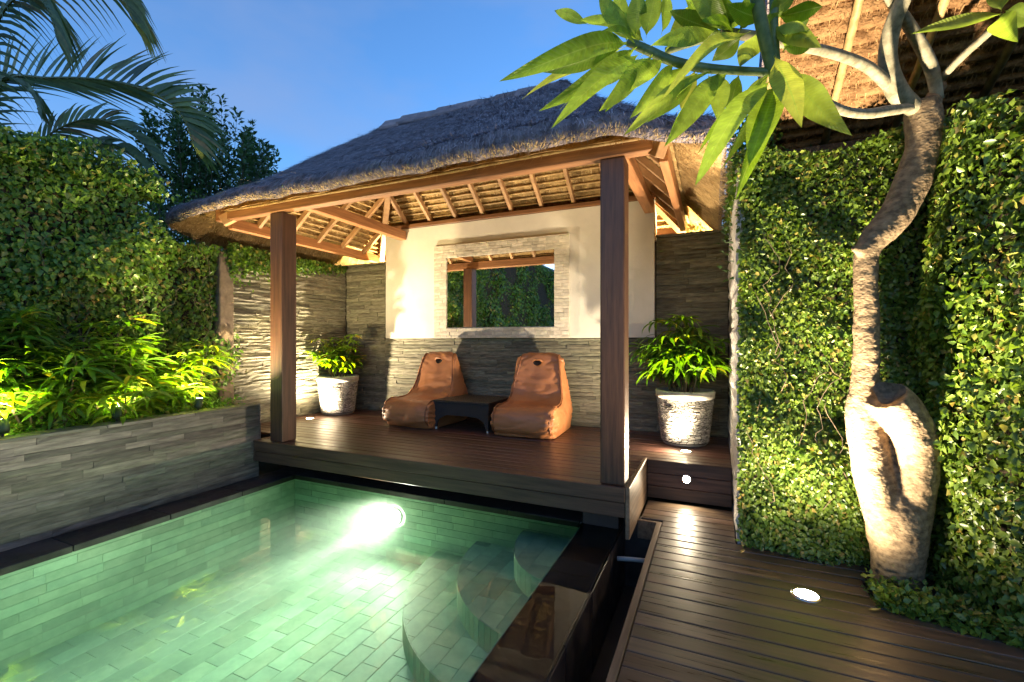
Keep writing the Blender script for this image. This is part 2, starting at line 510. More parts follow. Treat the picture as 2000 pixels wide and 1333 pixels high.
def water_mat():
    m, nt, b = new_mat('pool_water')
    N, Lk = nt.nodes, nt.links
    N.remove(b)
    fr = N.new('ShaderNodeFresnel'); fr.inputs['IOR'].default_value = 1.36
    tr = N.new('ShaderNodeBsdfTransparent'); tr.inputs[0].default_value = (.92, 1.0, .95, 1)
    gl = N.new('ShaderNodeBsdfGlossy'); gl.inputs['Roughness'].default_value = .012
    g = N.new('ShaderNodeNewGeometry')
    nz = N.new('ShaderNodeTexNoise'); nz.inputs['Scale'].default_value = 5; nz.inputs['Detail'].default_value = 2
    Lk.new(g.outputs['Position'], nz.inputs['Vector'])
    bp = N.new('ShaderNodeBump'); bp.inputs['Strength'].default_value = .05; bp.inputs['Distance'].default_value = .02
    Lk.new(nz.outputs[0], bp.inputs['Height'])
    Lk.new(bp.outputs[0], gl.inputs['Normal']); Lk.new(bp.outputs[0], fr.inputs['Normal'])
    mx = N.new('ShaderNodeMixShader')
    Lk.new(fr.outputs[0], mx.inputs[0]); Lk.new(tr.outputs[0], mx.inputs[1]); Lk.new(gl.outputs[0], mx.inputs[2])
    Lk.new(mx.outputs[0], N['Material Output'].inputs['Surface'])
    vs = N.new('ShaderNodeVolumeScatter'); vs.inputs['Color'].default_value = (.82, 1.0, .86, 1)
    vs.inputs['Density'].default_value = .11; vs.inputs['Anisotropy'].default_value = .2
    va = N.new('ShaderNodeVolumeAbsorption'); va.inputs['Color'].default_value = (.25, .95, .62, 1); va.inputs['Density'].default_value = .20
    ad = N.new('ShaderNodeAddShader')
    Lk.new(vs.outputs[0], ad.inputs[0]); Lk.new(va.outputs[0], ad.inputs[1])
    Lk.new(ad.outputs[0], N['Material Output'].inputs['Volume'])
    return m


MT['water'] = water_mat()


# ------------------------------------------------------------------ lamps
def spot(name, loc, aim, watts, size, blend, radius, parent, color=WARM):
    l = bpy.data.lights.new(name, 'SPOT')
    l.energy, l.color = watts, color
    l.spot_size, l.spot_blend, l.shadow_soft_size = R(size), blend, radius
    o = bpy.data.objects.new(name, l)
    COL.objects.link(o)
    o.location = loc
    o.rotation_euler = Vector(aim).to_track_quat('-Z', 'Y').to_euler()
    if parent is not None:
        o.parent = parent
        o.matrix_parent_inverse = Matrix.Translation(wloc(parent)).inverted()
    return o


def disc_mesh(name, r0, r1, z0, z1, mat, n=24):
    """ring between radii r0 (inner) and r1, solid down to z0"""
    V, Fc = [], []
    for k in range(n):
        a = 2 * math.pi * k / n
        c, s = math.cos(a), math.sin(a)
        V += [(r0 * c, r0 * s, z1), (r1 * c, r1 * s, z1 - .002), (r1 * c, r1 * s, z0)]
    for k in range(n):
        j = (k + 1) % n
        Fc += [(k * 3, k * 3 + 1, j * 3 + 1, j * 3), (k * 3 + 1, k * 3 + 2, j * 3 + 2, j * 3 + 1)]
    return mesh(name, V, Fc, mat, True)


def lens_mesh(name, r, z, mat, n=20):
    V = [(0, 0, z + .003)] + [(r * math.cos(2 * math.pi * k / n), r * math.sin(2 * math.pi * k / n), z) for k in range(n)]
    return mesh(name, V, [(0, 1 + k, 1 + (k + 1) % n) for k in range(n)], mat, True)


def floor_light(loc, label, watts, size=150, blend=.6, aim=(0, 0, 1), r=.042, rad=.022, col=WARM):
    e = empty('floor_light', loc, label, 'light', 'uplights set into the decks')
    put('bezel', disc_mesh('bezel', r, r + .014, -.03, .006, MT['metal']), e, loc)
    put('lens', lens_mesh('lens', r, .003, MT['glow']), e, loc)
    spot('lamp', Vector(loc) + Vector((0, 0, .03)), aim, watts, size, blend, rad, e, col)
    return e


# ================================================================== SETTING
# ground: one sheet with an opening for the pool and its channel
def ground():
    xs = [-400, -4.27, -.36, 400]
    ys = [-400, -3.2, 3.7, 400]
    z = -.46
    V, Fc = [], []
    for y in ys:
        for x in xs: V.append((x, y, z))
    for j in range(3):
        for i in range(3):
            if i == 1 and j == 1: continue
            Fc.append((j * 4 + i, j * 4 + i + 1, (j + 1) * 4 + i + 1, (j + 1) * 4 + i))
    tag(put('ground', mesh('ground', V, Fc, MT['ground'])), 'dark bare garden earth under the decks and hedges', 'ground', kind='structure')


ground()

# ---------------------------------------------------------------- decks
DZ = -.32      # lower deck
BW, GAP = .102, .006


def board_piece(parent, x0, x1, y0, mat, ztop, w=BW, name='board'):
    L = round(x1 - x0, 3)
    key = (L, round(w, 3), mat.name)
    if key not in board_piece.cache:
        bm = bmesh.new()
        vs = [bm.verts.new(v) for v in boxv(0, L, 0, w - GAP, -.024, 0)]
        for f in BOXF: bm.faces.new([vs[i] for i in f])
        top = [e for e in bm.edges if all(v.co.z > -.001 for v in e.verts)]
        bmesh.ops.bevel(bm, geom=top, offset=.004, segments=2, affect='EDGES', profile=.5)
        me = bpy.data.meshes.new('board'); bm.to_mesh(me); bm.free(); me.materials.append(mat)
        board_piece.cache[key] = me
    return put(name, board_piece.cache[key], parent, (x0, y0, ztop + random.uniform(-.0012, .0012)), (random.uniform(-.006, .006), 0, 0))


board_piece.cache = {}

low = empty('wooden_deck', (0, 0, DZ), 'lower dark timber deck of long boards between the pool channel and the hedges', 'deck', kind='structure')
put('underlay', mesh('underlay', boxv(-.36, 1.7, -2.2, 4.0, -.42, DZ - .03), BOXF, MT['dark']), low)
y = -2.1
while y < 3.98:
    if y + BW > 4.0: break
    if y > 3.30:
        board_piece(low, -.50 if y > 3.46 else -.345, .128, y, MT['deck_grey'], DZ)
    elif y > 2.80:
        board_piece(low, -.345, .80 - .18 * (3.3 - y) + random.uniform(-.01, .01) if y < 3.18 else .82, y, MT['deck_grey'], DZ)
    else:
        # staggered butt joints
        board_piece(low, -.345, 1.75, y, MT['deck_grey'], DZ)
    y += BW
put('edge_trim', bevbox('edge_trim', -.385, -.349, -2.2, 3.455, -.50, DZ + .004, MT['trim'], .004), low)
put('end_trim', bevbox('end_trim', -.52, -.349, 3.459, 3.487, -.46, DZ - .004, MT['trim'], .004), low)

up = empty('pavilion_deck', (0, 0, 0), 'raised reddish brown timber floor of narrow boards under the thatched roof', 'deck', kind='structure')
put('underlay', mesh('underlay', boxv(-4.18, -.56, 3.2, 5.18, -.10, -.03), BOXF, MT['dark']), up)
put('underlay', mesh('underlay', boxv(-.56, .125, 4.03, 5.18, -.10, -.03), BOXF, MT['dark']), up)
put('underlay', mesh('underlay', boxv(-5.04, -4.18, 3.45, 5.18, -.10, -.03), BOXF, MT['dark']), up)
y = 3.155
while y < 5.16:
    x0 = -4.20 if y < 3.42 else -5.04
    x1 = -.555 if y < 3.94 else .126
    board_piece(up, x0, x1, y, MT['deck'], 0.0)
    y += BW
put('fascia_board', bevbox('fascia_board', -4.22, -.553, 3.125, 3.151, -.100, .002, MT['fascia'], .004), up)
put('fascia_board', bevbox('fascia_board', -4.22, -.553, 3.133, 3.157, -.205, -.104, MT['fascia'], .004), up)
put('fascia_board', bevbox('fascia_board', -.550, -.522, 3.127, 4.0, -.345, .006, MT['trim'], .004), up)
put('fascia_board', bevbox('fascia_board', -4.246, -4.222, 3.127, 3.45, -.205, .002, MT['fascia'], .004), up)
# riser of the step: planks between the two levels
for k, (a, b_) in enumerate(((-.108, -.004), (-.214, -.112), (-.318, -.218))):
    put('riser_board', bevbox('riser_board', -.518, .126, 3.985 + .002 * (k % 2), 4.02, a, b_, MT['deck'], .003), up)
put('nosing', bevbox('nosing', -.518, .126, 3.965, 4.024, -.003, .004, MT['deck'], .0015), up)

# ---------------------------------------------------------------- pool
PX0, PX1, PY0, PY1, PZ, WZ = -3.95, -.915, -2.6, 3.38, -1.0, -.38
pool = empty('swimming_pool', (-2.4, 1.0, PZ), 'green stone tiled swimming pool in front of the pavilion', 'pool', kind='structure')
put('basin_floor', mesh('basin_floor', boxv(PX0 - .2, PX1 + .2, PY0 - .2, PY1 + .2, PZ - .12, PZ - .003), BOXF, MT['pgrout']), pool)
put('basin_wall', mesh('basin_wall', boxv(PX0 - .30, PX0 - .003, PY0 - .2, PY1 + .2, PZ - .05, WZ - .02), BOXF, MT['pgrout']), pool)
put('basin_wall', mesh('basin_wall', boxv(PX0 - .01, PX1 + .01, PY1 + .003, PY1 + .25, PZ - .05, WZ - .02), BOXF, MT['pgrout']), pool)
put('basin_wall', mesh('basin_wall', boxv(PX0 - .01, PX1 + .01, PY0 - .25, PY0 - .012, PZ - .05, WZ - .02), BOXF, MT['pgrout']), pool)
put('weir_wall', bevbox('weir_wall', PX1 + .0, -.635, PY0 - .2, PY1 + .25, PZ - .3, WZ - .008, MT['weir'], .003), pool)


def tile_mesh(sx, sy, sz, mat, bev=.0012):
    key = (round(sx, 3), round(sy, 3), round(sz, 3), mat.name)
    if key not in tile_mesh.cache:
        tile_mesh.cache[key] = bevbox('tile', 0, sx, 0, sy, 0, sz, mat, bev)
    return tile_mesh.cache[key]


tile_mesh.cache = {}


def joined_boxes(name, boxes, mat, parent):
    V, Fc = [], []
    for b_ in boxes:
        n = len(V); V += boxv(*b_); Fc += [tuple(i + n for i in f) for f in BOXF]
    return tag(put(name, mesh(name, V, Fc, mat), parent), kind='stuff')


# floor tiles: long side along the pool, running bond
TL, TW, TG = .26, .13, .003
far_tiles = []
i = 0
x = PX0
while x < PX1 - .01:
    w = min(TW, PX1 - x)
    y = PY0 - (TL / 2 if i % 2 else 0)
    while y < PY1:
        y0, y1 = max(y, PY0), min(y + TL, PY1)
        if y1 - y0 > .02:
            # which tiles the picture can show
            if y1 > 1.15 and not (x > -1.9 and y0 > 2.5):
                put('floor_tile', tile_mesh(w - TG, y1 - y0 - TG, .014, MT['ptile']), pool, (x, y0, PZ - .013 + random.uniform(0, .0015)))
            else:
                far_tiles.append((x, x + w - TG, y0, y1 - TG, PZ - .013, PZ + .001))
        y += TL
    x += TW; i += 1
# side wall tiles: long thin strips
RH = .062
for r in range(10):
    z0 = PZ + r * RH
    z1 = min(z0 + RH, WZ - .005)
    if z1 - z0 < .02: continue
    y = PY0 - random.uniform(0, .3)
    while y < PY1:
        l = random.choice((.22, .30, .30, .38))
        y0, y1 = max(y, PY0), min(y + l, PY1)
        if y1 - y0 > .02:
            if y1 > .95:
                put('wall_tile', tile_mesh(.013, round(y1 - y0 - TG, 2), z1 - z0 - .003, MT['ptile'], .002), pool, (PX0 - .013 + random.uniform(0, .002), y0, z0))
            else:
                far_tiles.append((PX0 - .013, PX0 + .001, y0, y1 - TG, z0, z1 - .003))
        y += l
    x = PX0 - random.uniform(0, .3)
    while x < PX1:
        l = random.choice((.22, .30, .30, .38))
        x0, x1 = max(x, PX0), min(x + l, PX1)
        if x1 - x0 > .02:
            put('wall_tile', tile_mesh(round(x1 - x0 - TG, 2), .013, z1 - z0 - .003, MT['ptile'], .002), pool, (x0, PY1 - .001 + random.uniform(-.002, 0), z0))
        x += l
    far_tiles.append((PX0, PX1, PY0 - .013, PY0, z0, z1 - .003))
    far_tiles.append((PX1 - .003, PX1 + .01, PY0, PY1, z0, z1 - .003))
joined_boxes('floor_tiles', far_tiles, MT['ptile'], pool)


# quarter-round steps in the corner
def clip_poly(poly, clip):
    out = poly
    for i in range(len(clip)):
        a, b_ = clip[i], clip[(i + 1) % len(clip)]
        inp, out = out, []
        if not inp: return []
        def side(p): return (b_[0] - a[0]) * (p[1] - a[1]) - (b_[1] - a[1]) * (p[0] - a[0])
        for j in range(len(inp)):
            p, q = inp[j], inp[(j + 1) % len(inp)]
            sp, sq = side(p), side(q)
            if sp >= 0: out.append(p)
            if (sp >= 0) != (sq >= 0):
                t = sp / (sp - sq)
                out.append((p[0] + (q[0] - p[0]) * t, p[1] + (q[1] - p[1]) * t))
    return out


SCX, SCY = -.915, 3.38
for (rx, ry, zt, zb) in ((1.30, 1.36, -.84, PZ), (.90, 1.04, -.68, -.84), (.48, .66, -.52, -.68)):
    st = empty('pool_step', (SCX, SCY, zb))
    st.parent = pool; st.matrix_parent_inverse = Matrix.Translation(pool.location).inverted()
    st.location = (SCX, SCY, zb)
    n = 40
    arc = [(SCX - rx * math.cos(a), SCY - ry * math.sin(a)) for a in np.linspace(0, math.pi / 2, n)]
    poly = [(SCX, SCY)] + arc
    # core
    V = [(p[0], p[1], zb) for p in poly] + [(p[0], p[1], zt - .003) for p in poly]
    m_ = len(poly)
    Fc = [tuple(range(m_, 2 * m_))] + [(k, (k + 1) % m_, m_ + (k + 1) % m_, m_ + k) for k in range(m_)]
    put('step_core', mesh('step_core', V, Fc, MT['pgrout']), st)
    # tread tiles
    i = 0; x = SCX - rx
    while x < SCX:
        y = SCY - ry - (TL / 2 if i % 2 else 0) - .07
        while y < SCY:
            rect = [(x, y), (x + TW - TG, y), (x + TW - TG, y + TL - TG), (x, y + TL - TG)]
            c = clip_poly(rect, poly)
            if len(c) >= 3:
                area = abs(sum(c[k][0] * c[(k + 1) % len(c)][1] - c[(k + 1) % len(c)][0] * c[k][1] for k in range(len(c)))) / 2
                if area > 3e-4:
                    k_ = len(c)
                    V = [(p[0], p[1], zt - .014) for p in c] + [(p[0], p[1], zt) for p in c]
                    Fc = [tuple(range(k_, 2 * k_))] + [(q, (q + 1) % k_, k_ + (q + 1) % k_, k_ + q) for q in range(k_)]
                    put('tread_tile', mesh('tread_tile', V, Fc, MT['ptile']), st)
            y += TL
        x += TW; i += 1
    # riser strips
    na = max(10, int(rx * 1.57 / .055))
    for k in range(na):
        a0, a1 = (k + .03) / na * math.pi / 2, (k + .97) / na * math.pi / 2
        V = []
        for z in (zb, zt - .001):
            for (a, o) in ((a0, -.004), (a0, .009), (a1, .009), (a1, -.004)):
                V.append((SCX - (rx + o) * math.cos(a), SCY - (ry + o) * math.sin(a), z))
        put('riser_tile', mesh('riser_tile', V, BOXF, MT['ptile']), st)

# copings
cop = empty('pool_coping', (PX0 - .15, 1, WZ), 'dark wet stone coping along the foot of the planter wall and under the deck', 'coping', kind='structure')
y = -2.6
while y < 3.6:
    L = .6
    put('coping_slab', bevbox('coping_slab', PX0 - .31, PX0 + .012, y, min(y + L, 3.62) - .004, -.42, WZ + .006, MT['coping'], .003), cop)
    y += L
x = PX0 + .014
while x < PX1:
    x1 = min(x + .6, PX1 + .0)
    put('coping_slab', bevbox('coping_slab', x, x1 - .004, PY1 - .012, 3.62, -.42, WZ + .005, MT['coping'], .003), cop)
    x += .6
tag(put('under_deck_shade', mesh('under_deck_shade', boxv(-4.24, -.66, 3.60, 3.66, -.46, -.11), BOXF, MT['dark'])), 'black sheet standing in for the shade under the raised pavilion deck', 'wall', kind='structure')  # black sheet paints the dark void below the deck
tag(put('deck_pier', bevbox('deck_pier', -.915, -.64, 3.37, 3.58, WZ - .006, -.21, MT['weir'], .006)), 'short dark stone pier carrying the deck corner on the pool edge', 'pier')

# overflow channel
ch = empty('overflow_channel', (-.5, 1, -.9), 'narrow dark overflow channel between pool edge and lower deck', 'channel', kind='structure')
put('channel_bottom', mesh('channel_bottom', boxv(-.64, -.35, -2.8, 3.60, -.95, -.86), BOXF, MT['coping']), ch)
put('channel_side', mesh('channel_side', boxv(-.388, -.36, -2.8, 3.50, -.9, -.503), BOXF, MT['coping']), ch)
put('channel_end', mesh('channel_end', boxv(-.634, -.36, 3.52, 3.60, -.9, -.346), BOXF, MT['coping']), ch)
for k in range(9):
    y0 = -1.0 + k * .5
    put('weir_slab', bevbox('weir_slab', -.634, -.620, y0 + .003, y0 + .497, -.85, WZ - .012 - random.uniform(0, .004), MT['weir'], .003), ch)
pv, pf = tube([(-.60, 3.10, -.47), (-.50, 3.13, -.47), (-.40, 3.16, -.475)], [.015, .015, .015], 10)
tag(put('drain_pipe', mesh('drain_pipe', pv, pf, MT['pipe'], True)), 'short white plastic pipe stub across the dark channel', 'pipe')
tag(put('channel_lid', bevbox('channel_lid', -.52, -.40, 1.15, 1.62, -.70, -.68, MT['trim'], .003)), 'small wooden board lying down in the overflow channel', 'board')

# water
prof = [(PX0 - .012, PZ - .03), (PX1 + .01, PZ - .03), (PX1 + .01, WZ - .014), (-.622, WZ - .014), (-.622, WZ), (PX0 - .012, WZ)]
V = [(p[0], PY0 - .01, p[1]) for p in prof] + [(p[0], PY1 + .01, p[1]) for p in prof]
n = len(prof)
Fc = [tuple(range(n - 1, -1, -1)), tuple(range(n, 2 * n))] + [(k, n + k, n + (k + 1) % n, (k + 1) % n) for k in range(n)]
wme = mesh('water', V, Fc, MT['water'])
bm = bmesh.new(); bm.from_mesh(wme); bmesh.ops.recalc_face_normals(bm, faces=bm.faces); bm.to_mesh(wme); bm.free()
tag(put('water', wme), 'clear still green pool water brimming over its right edge', 'water', kind='structure')

# pool lamp in the back wall
pl = empty('pool_light', (-2.66, PY1 - .02, -.60), 'bright underwater lamp in the far pool wall throwing a white beam', 'light')
po = Vector((-2.66, PY1 - .016, -.60))
put('bezel', disc_mesh('bezel', .062, .085, -.01, .012, MT['metal']), pl, po, (R(90), 0, 0))
put('lens', lens_mesh('lens', .06, .006, MT['glow_pool']), pl, po, (R(90), 0, 0))
PCOL = (1.0, .96, .76)
spot('lamp', po + Vector((0, -.06, 0)), (-.05, -1, -.01), W_POOL * 13, 13, 1.0, .02, pl, PCOL)
spot('lamp', po + Vector((0, -.055, 0)), (0, -1, .42), W_POOL * 3.5, 106, 1.0, .05, pl, PCOL)
spot('lamp', po + Vector((0, -.05, 0)), (0, -1, .10), W_POOL * .22, 172, 1.0, .05, pl, PCOL)

# ================================================================== WALLS
STV = []


def stone_variants():
    """rough ledge stones, unit size, face towards -Y, uneven front"""
    for k in range(8):
        r = np.random.default_rng(100 + k)
        nx, nz = 4, 2
        V, Fc = [], []
        for j in range(nz + 1):
            for i in range(nx + 1):
                edge = (i in (0, nx)) or (j in (0, nz))
                y = r.uniform(-.05, .16) + (.16 if edge else 0)
                V.append((i / nx + (r.uniform(-.03, .03) if 0 < i < nx else 0), y, j / nz + (r.uniform(-.1, .1) if 0 < j < nz else 0)))
        off = len(V)
        for j in range(nz + 1):
            for i in range(nx + 1): V.append((i / nx, 1.0, j / nz))
        w = nx + 1
        for j in range(nz):
            for i in range(nx):
                a = j * w + i
                Fc.append((a, a + 1, a + w + 1, a + w))
        for i in range(nx):
            Fc.append((off + i, off + i + 1, i + 1, i))
            a = nz * w + i
            Fc.append((a, a + 1, off + a + 1, off + a))
        for j in range(nz):
            a = j * w
            Fc.append((off + a, a, a + w, off + a + w))
            a = j * w + nx
            Fc.append((a, off + a, off + a + w, a + w))
        STV.append((V, Fc))


stone_variants()
STM = {}


def stone_me(mat):
    if mat.name not in STM:
        STM[mat.name] = [mesh('stone', V, Fc, mat) for V, Fc in STV]
    return random.choice(STM[mat.name])


def clad(parent, origin, ax, length, z0, z1, mat, rows, lens, depth=.035, rough=.012, gap=.0025, skip=None, maxn=300):
    """ledge-stone cladding, each stone its own piece. ax: 'x' face looks to -Y, 'y' face looks to +X"""
    n = 0; extra = []
    z = z0
    while z < z1 - .008:
        h = random.choice(rows)
        if z + h > z1 - .012: h = z1 - z
        a = -random.uniform(0, lens[0])
        while a < length:
            l = random.uniform(*lens)
            a0, a1 = max(a, 0), min(a + l, length)
            a += l
            if length - a1 < .06: a1 = length; a = length
            if a1 - a0 < .02: continue
            if skip and skip(a0, a1, z, z + h): continue
            d = depth + random.uniform(-rough, rough)
            me = stone_me(mat)
            if ax == 'x':
                put('stone', me, parent, (origin[0] + a0, origin[1] - d, z), None, (a1 - a0 - gap, d, h - gap))
            else:
                # face to +X: rotate so that -Y turns to +X (local x runs along +Y)
                put('stone', me, parent, (origin[0] + d, origin[1] + a0, z), (0, 0, R(90)), (a1 - a0 - gap, d, h - gap))
            n += 1
        z += h
    return n


# back wall with ledge-stone cladding and the raised white panel
BY = 5.24
bw = empty('stone_wall', (-2.4, BY, 0), 'grey ledge-stone back wall with cream plastered panel behind the loungers', 'wall')
put('wall_core', mesh('wall_core', boxv(-5.10, .20, BY, BY + .16, -.4, 2.10), BOXF, MT['slate_core']), bw)
put('panel_core', mesh('panel_core', boxv(-4.262, -.598, BY - .005, BY + .15, 1.05, 2.56), BOXF, MT['wall_white']), bw)
put('plaster_panel', bevbox('plaster_panel', -4.266, -.596, BY - .062, BY - .004, 1.037, 2.556, MT['wall_white'], .006, 2), bw)
ROW = (.034, .046, .046, .058)
clad(bw, (-4.30, BY), 'x', 3.72, 0.0, 1.034, MT['slate'], ROW, (.26, .62))
clad(bw, (-5.02, BY), 'x', .72, 0.0, 2.10, MT['slate'], (.046, .058), (.26, .5))
clad(bw, (-.58, BY), 'x', .71, 0.0, 2.13, MT['slate'], (.046, .058), (.26, .5))
put('wall_cap', bevbox('wall_cap', -5.10, -4.28, BY - .05, BY + .17, 2.104, 2.128, MT['slate'], .004), bw)
put('wall_cap', bevbox('wall_cap', -.585, .128, BY - .05, BY + .17, 2.134, 2.158, MT['slate'], .004), bw)

lw = empty('stone_wall', (-5.05, 4.3, 0), 'left side wall of rough projecting ledge stones beside the potted plant', 'wall')
put('wall_core', mesh('wall_core', boxv(-5.22, -5.075, 3.47, BY - .002, -.4, 2.06), BOXF, MT['slate_core']), lw)
clad(lw, (-5.075, 3.47), 'y', 1.75, 0.0, 2.06, MT['slate'], (.034, .046, .058), (.22, .55), depth=.042, rough=.011)
put('wall_end', bevbox('wall_end', -5.24, -5.02, 3.30, 3.468, -.1, 2.0, MT['stucco_b'], .01), lw)

# planter
PLX, PLT = -4.235, .36
pw = empty('planter', (PLX, 1, WZ), 'long raised planter faced with thin grey stone strips beside the pool', 'planter')
put('wall_core', mesh('wall_core', boxv(PLX - .15, PLX - .016, -3.2, 3.19, -.46, PLT - .03), BOXF, MT['slate_core']), pw)
put('wall_core', mesh('wall_core', boxv(-5.0, PLX - .15, 3.04, 3.19, -.46, PLT - .03), BOXF, MT['slate_core']), pw)
clad(pw, (PLX - .016, .85), 'y', 2.34, WZ + .008, PLT - .025, MT['pslate'], (.046, .054, .062), (.28, .75), depth=.018, rough=.004, gap=.0015)
clad(pw, (PLX - .016, -3.2), 'y', 4.05, WZ + .008, PLT - .025, MT['pslate'], (.12,), (.8, 1.2), depth=.018, rough=.003)
y = -3.2
while y < 3.19:
    put('cap_slab', bevbox('cap_slab', PLX - .16, PLX + .012, y, min(y + .64, 3.2) - .003, PLT - .024, PLT, MT['pslate'], .003), pw)
    y += .64
# end face of the planter, towards the deck
put('end_panel', bevbox('end_panel', -4.98, PLX - .002, 3.192, 3.212, -.2, PLT - .026, MT['pslate'], .003), pw)
soil = []
nx_, ny_ = 8, 50
V = []
for j in range(ny_ + 1):
    for i in range(nx_ + 1):
        xx, yy = -5.02 + (PLX - .14 + 5.02) * i / nx_, -3.2 + 6.3 * j / ny_
        V.append((xx, yy, PLT - .06 + .04 * math.sin(yy * 3 + xx * 5) + random.uniform(-.015, .015)))
Fc = [(j * (nx_ + 1) + i, j * (nx_ + 1) + i + 1, (j + 1) * (nx_ + 1) + i + 1, (j + 1) * (nx_ + 1) + i) for j in range(ny_) for i in range(nx_)]
put('soil', mesh('soil', V, Fc, MT['soil'], True), pw)

# right-hand walls
rw = empty('plaster_wall', (.2, 4.2, -.4), 'pale rough plaster wall edge beside the passage, left end of the creeper wall', 'wall')
nz_ = 60; V = []; Fc = []
for j in range(nz_ + 1):
    z = -.40 + 2.58 * j / nz_
    for i, (xx, yy) in enumerate(((.138, 5.19), (.138, 4.5), (.138, 3.9), (.138, 3.6), (.138, 3.36), (.148, 3.345), (.16, 3.345), (.18, 3.36))):
        V.append((xx + random.uniform(-.012, .010), yy + random.uniform(-.01, .01), z))
for j in range(nz_):
    for i in range(7): Fc.append((j * 8 + i, j * 8 + i + 1, (j + 1) * 8 + i + 1, (j + 1) * 8 + i))
put('rough_face', mesh('rough_face', V, Fc, MT['stucco']), rw)
put('wall_core', mesh('wall_core', boxv(.155, .35, 3.375, 5.22, -.42, 2.17), BOXF, MT['soil']), rw)

# ================================================================== PAVILION
pav = empty('pavilion', (-2.4, 4.2, 0), 'open pavilion with hipped grey thatched roof on two brown posts', 'pavilion')
XA, XB, YA, YB, ZE = -4.74, -.31, 3.14, 5.66, 2.31
RA, RB, RY, ZR = -3.42, -1.40, 4.28, 3.40


def P_(name, me): return put(name, me, pav)


for x0, x1 in ((-4.045, -3.875), (-.732, -.562)):
    P_('post', bevbox('post', x0, x1, 3.165, 3.335, .002, 2.272, MT['post'], .010, 2))
P_('front_beam', bevbox('front_beam', -4.86, -.30, 3.15, 3.24, 2.275, 2.40, MT['beam'], .006))
P_('eave_board', bevbox('eave_board', -4.80, -4.72, 3.243, 5.70, 2.205, 2.32, MT['beam_y'], .005))
P_('eave_board', bevbox('eave_board', -.345, -.285, 3.243, 5.70, 2.215, 2.345, MT['beam_y'], .005))
P_('eave_board', bevbox('eave_board', -4.86, -.30, 5.66, 5.72, 2.24, 2.34, MT['beam'], .005))
P_('tie_beam', bevbox('tie_beam', -4.00, -3.90, 3.243, 5.172, 2.40, 2.52, MT['beam_y'], .006))
P_('tie_beam', bevbox('tie_beam', -.70, -.60, 3.243, 5.172, 2.40, 2.52, MT['beam_y'], .006))
P_('wall_plate', bevbox('wall_plate', -4.27, -.59, 5.165, 5.30, 2.560, 2.612, MT['beam'], .005))
P_('ridge_beam', bevbox('ridge_beam', RA - .1, RB + .1, RY - .04, RY + .04, ZR - .14, ZR - .02, MT['rafter'], .005))
cA, cB, cC, cD = Vector((XA, YA, ZE)), Vector((XB, YA, ZE)), Vector((XB, YB, ZE)), Vector((XA, YB, ZE))
rA, rB = Vector((RA, RY, ZR)), Vector((RB, RY, ZR))
for c, r_ in ((cA, rA), (cB, rB), (cC, rB), (cD, rA)):
    P_('hip_rafter', beam_mesh('hip_rafter', c - Vector((0, 0, .05)), r_ - Vector((0, 0, .05)), .075, .11, MT['rafter']))
slopes = {'front': (cA, cB, rA, rB), 'back': (cC, cD, rB, rA), 'left': (cD, cA, rA, rA), 'right': (cB, cC, rB, rB)}
dn = .045
for nm, (a, b_, c, d) in slopes.items():
    e = (b_ - a); run = e.length; e = e.normalized()
    upv = ((c + d) / 2 - (a + b_) / 2)
    nrm = e.cross(upv).normalized()
    if nrm.z < 0: nrm = -nrm
    slope_len = abs((upv - e * upv.dot(e)).length)
    upd = (upv - e * upv.dot(e)).normalized()
    # rafters
    k = int(run / .40)
    for i in range(1, k):
        s = run * i / k
        sa = (c - a).dot(e); sb = (b_ - d).dot(e)
        v = 1.0
        if s < sa: v = s / sa
        if s > run - sb: v = min(v, (run - s) / sb)
        if v < .12: continue
        p0 = a + e * s; p1 = p0 + upd * slope_len * v
        if nm == 'front': p0 = p0 + upd * .16
        P_('rafter', beam_mesh('rafter', p0 - nrm * .012, p1 - nrm * .012, .042, .062, MT['rafter'], up=nrm))
    # battens across the rafters
    nb = int(slope_len / .085)
    for i in range(nb):
        v = (i + .5) / nb
        p0 = a + (c - a) * v + nrm * (dn - .012); p1 = b_ + (d - b_) * v + nrm * (dn - .012)
        if (p1 - p0).length < .15: continue
        q = [p0 + (p1 - p0) * t + Vector((0, 0, random.uniform(-.006, .006))) for t in np.linspace(0, 1, 9)]
        tv, tf = tube(q, [.0125] * 9, 6)
        P_('batten', mesh('batten', tv, tf, MT['bamboo'], True))
    # straw lining: courses that bulge between the battens
    V, Fc = [], []
    nu, nv = 40, nb * 3
    for j in range(nv + 1):
        v = j / nv
        l = a + (c - a) * v; r2 = b_ + (d - b_) * v
        for i in range(nu + 1):
            p = l + (r2 - l) * (i / nu)
            bulge = -.016 * abs(math.sin(math.pi * v * nb)) + mnoise.noise(p * 9) * .012
            V.append(p + nrm * (dn + .022 + bulge))
    for j in range(nv):
        for i in range(nu):
            q = j * (nu + 1) + i
            Fc.append((q, q + 1, q + nu + 2, q + nu + 1))
    lining = P_('straw_lining', mesh('straw_lining', V, Fc, MT['straw_in'], True))
    # loose straw on the lining
    m = int(2600 * run / 4.4)
    U_, V_ = rng.random(m), rng.random(m)
    A, B, C_, D_ = (np.array(p) for p in (a, b_, c, d))
    L_ = A + (C_ - A) * V_[:, None]; R_ = B + (D_ - B) * V_[:, None]
    Pn = L_ + (R_ - L_) * U_[:, None] + np.array(nrm) * (dn + .004)
    Dn = -np.array(upd)[None] + rng.normal(size=(m, 3)) * .16
    tag(put('loose_straw', straw_mass('loose_straw', Pn, Dn, np.repeat(np.array(nrm)[None], m, 0), rng.uniform(.05, .12, m), rng.uniform(.003, .007, m), MT['straw_gold']), lining), kind='stuff')

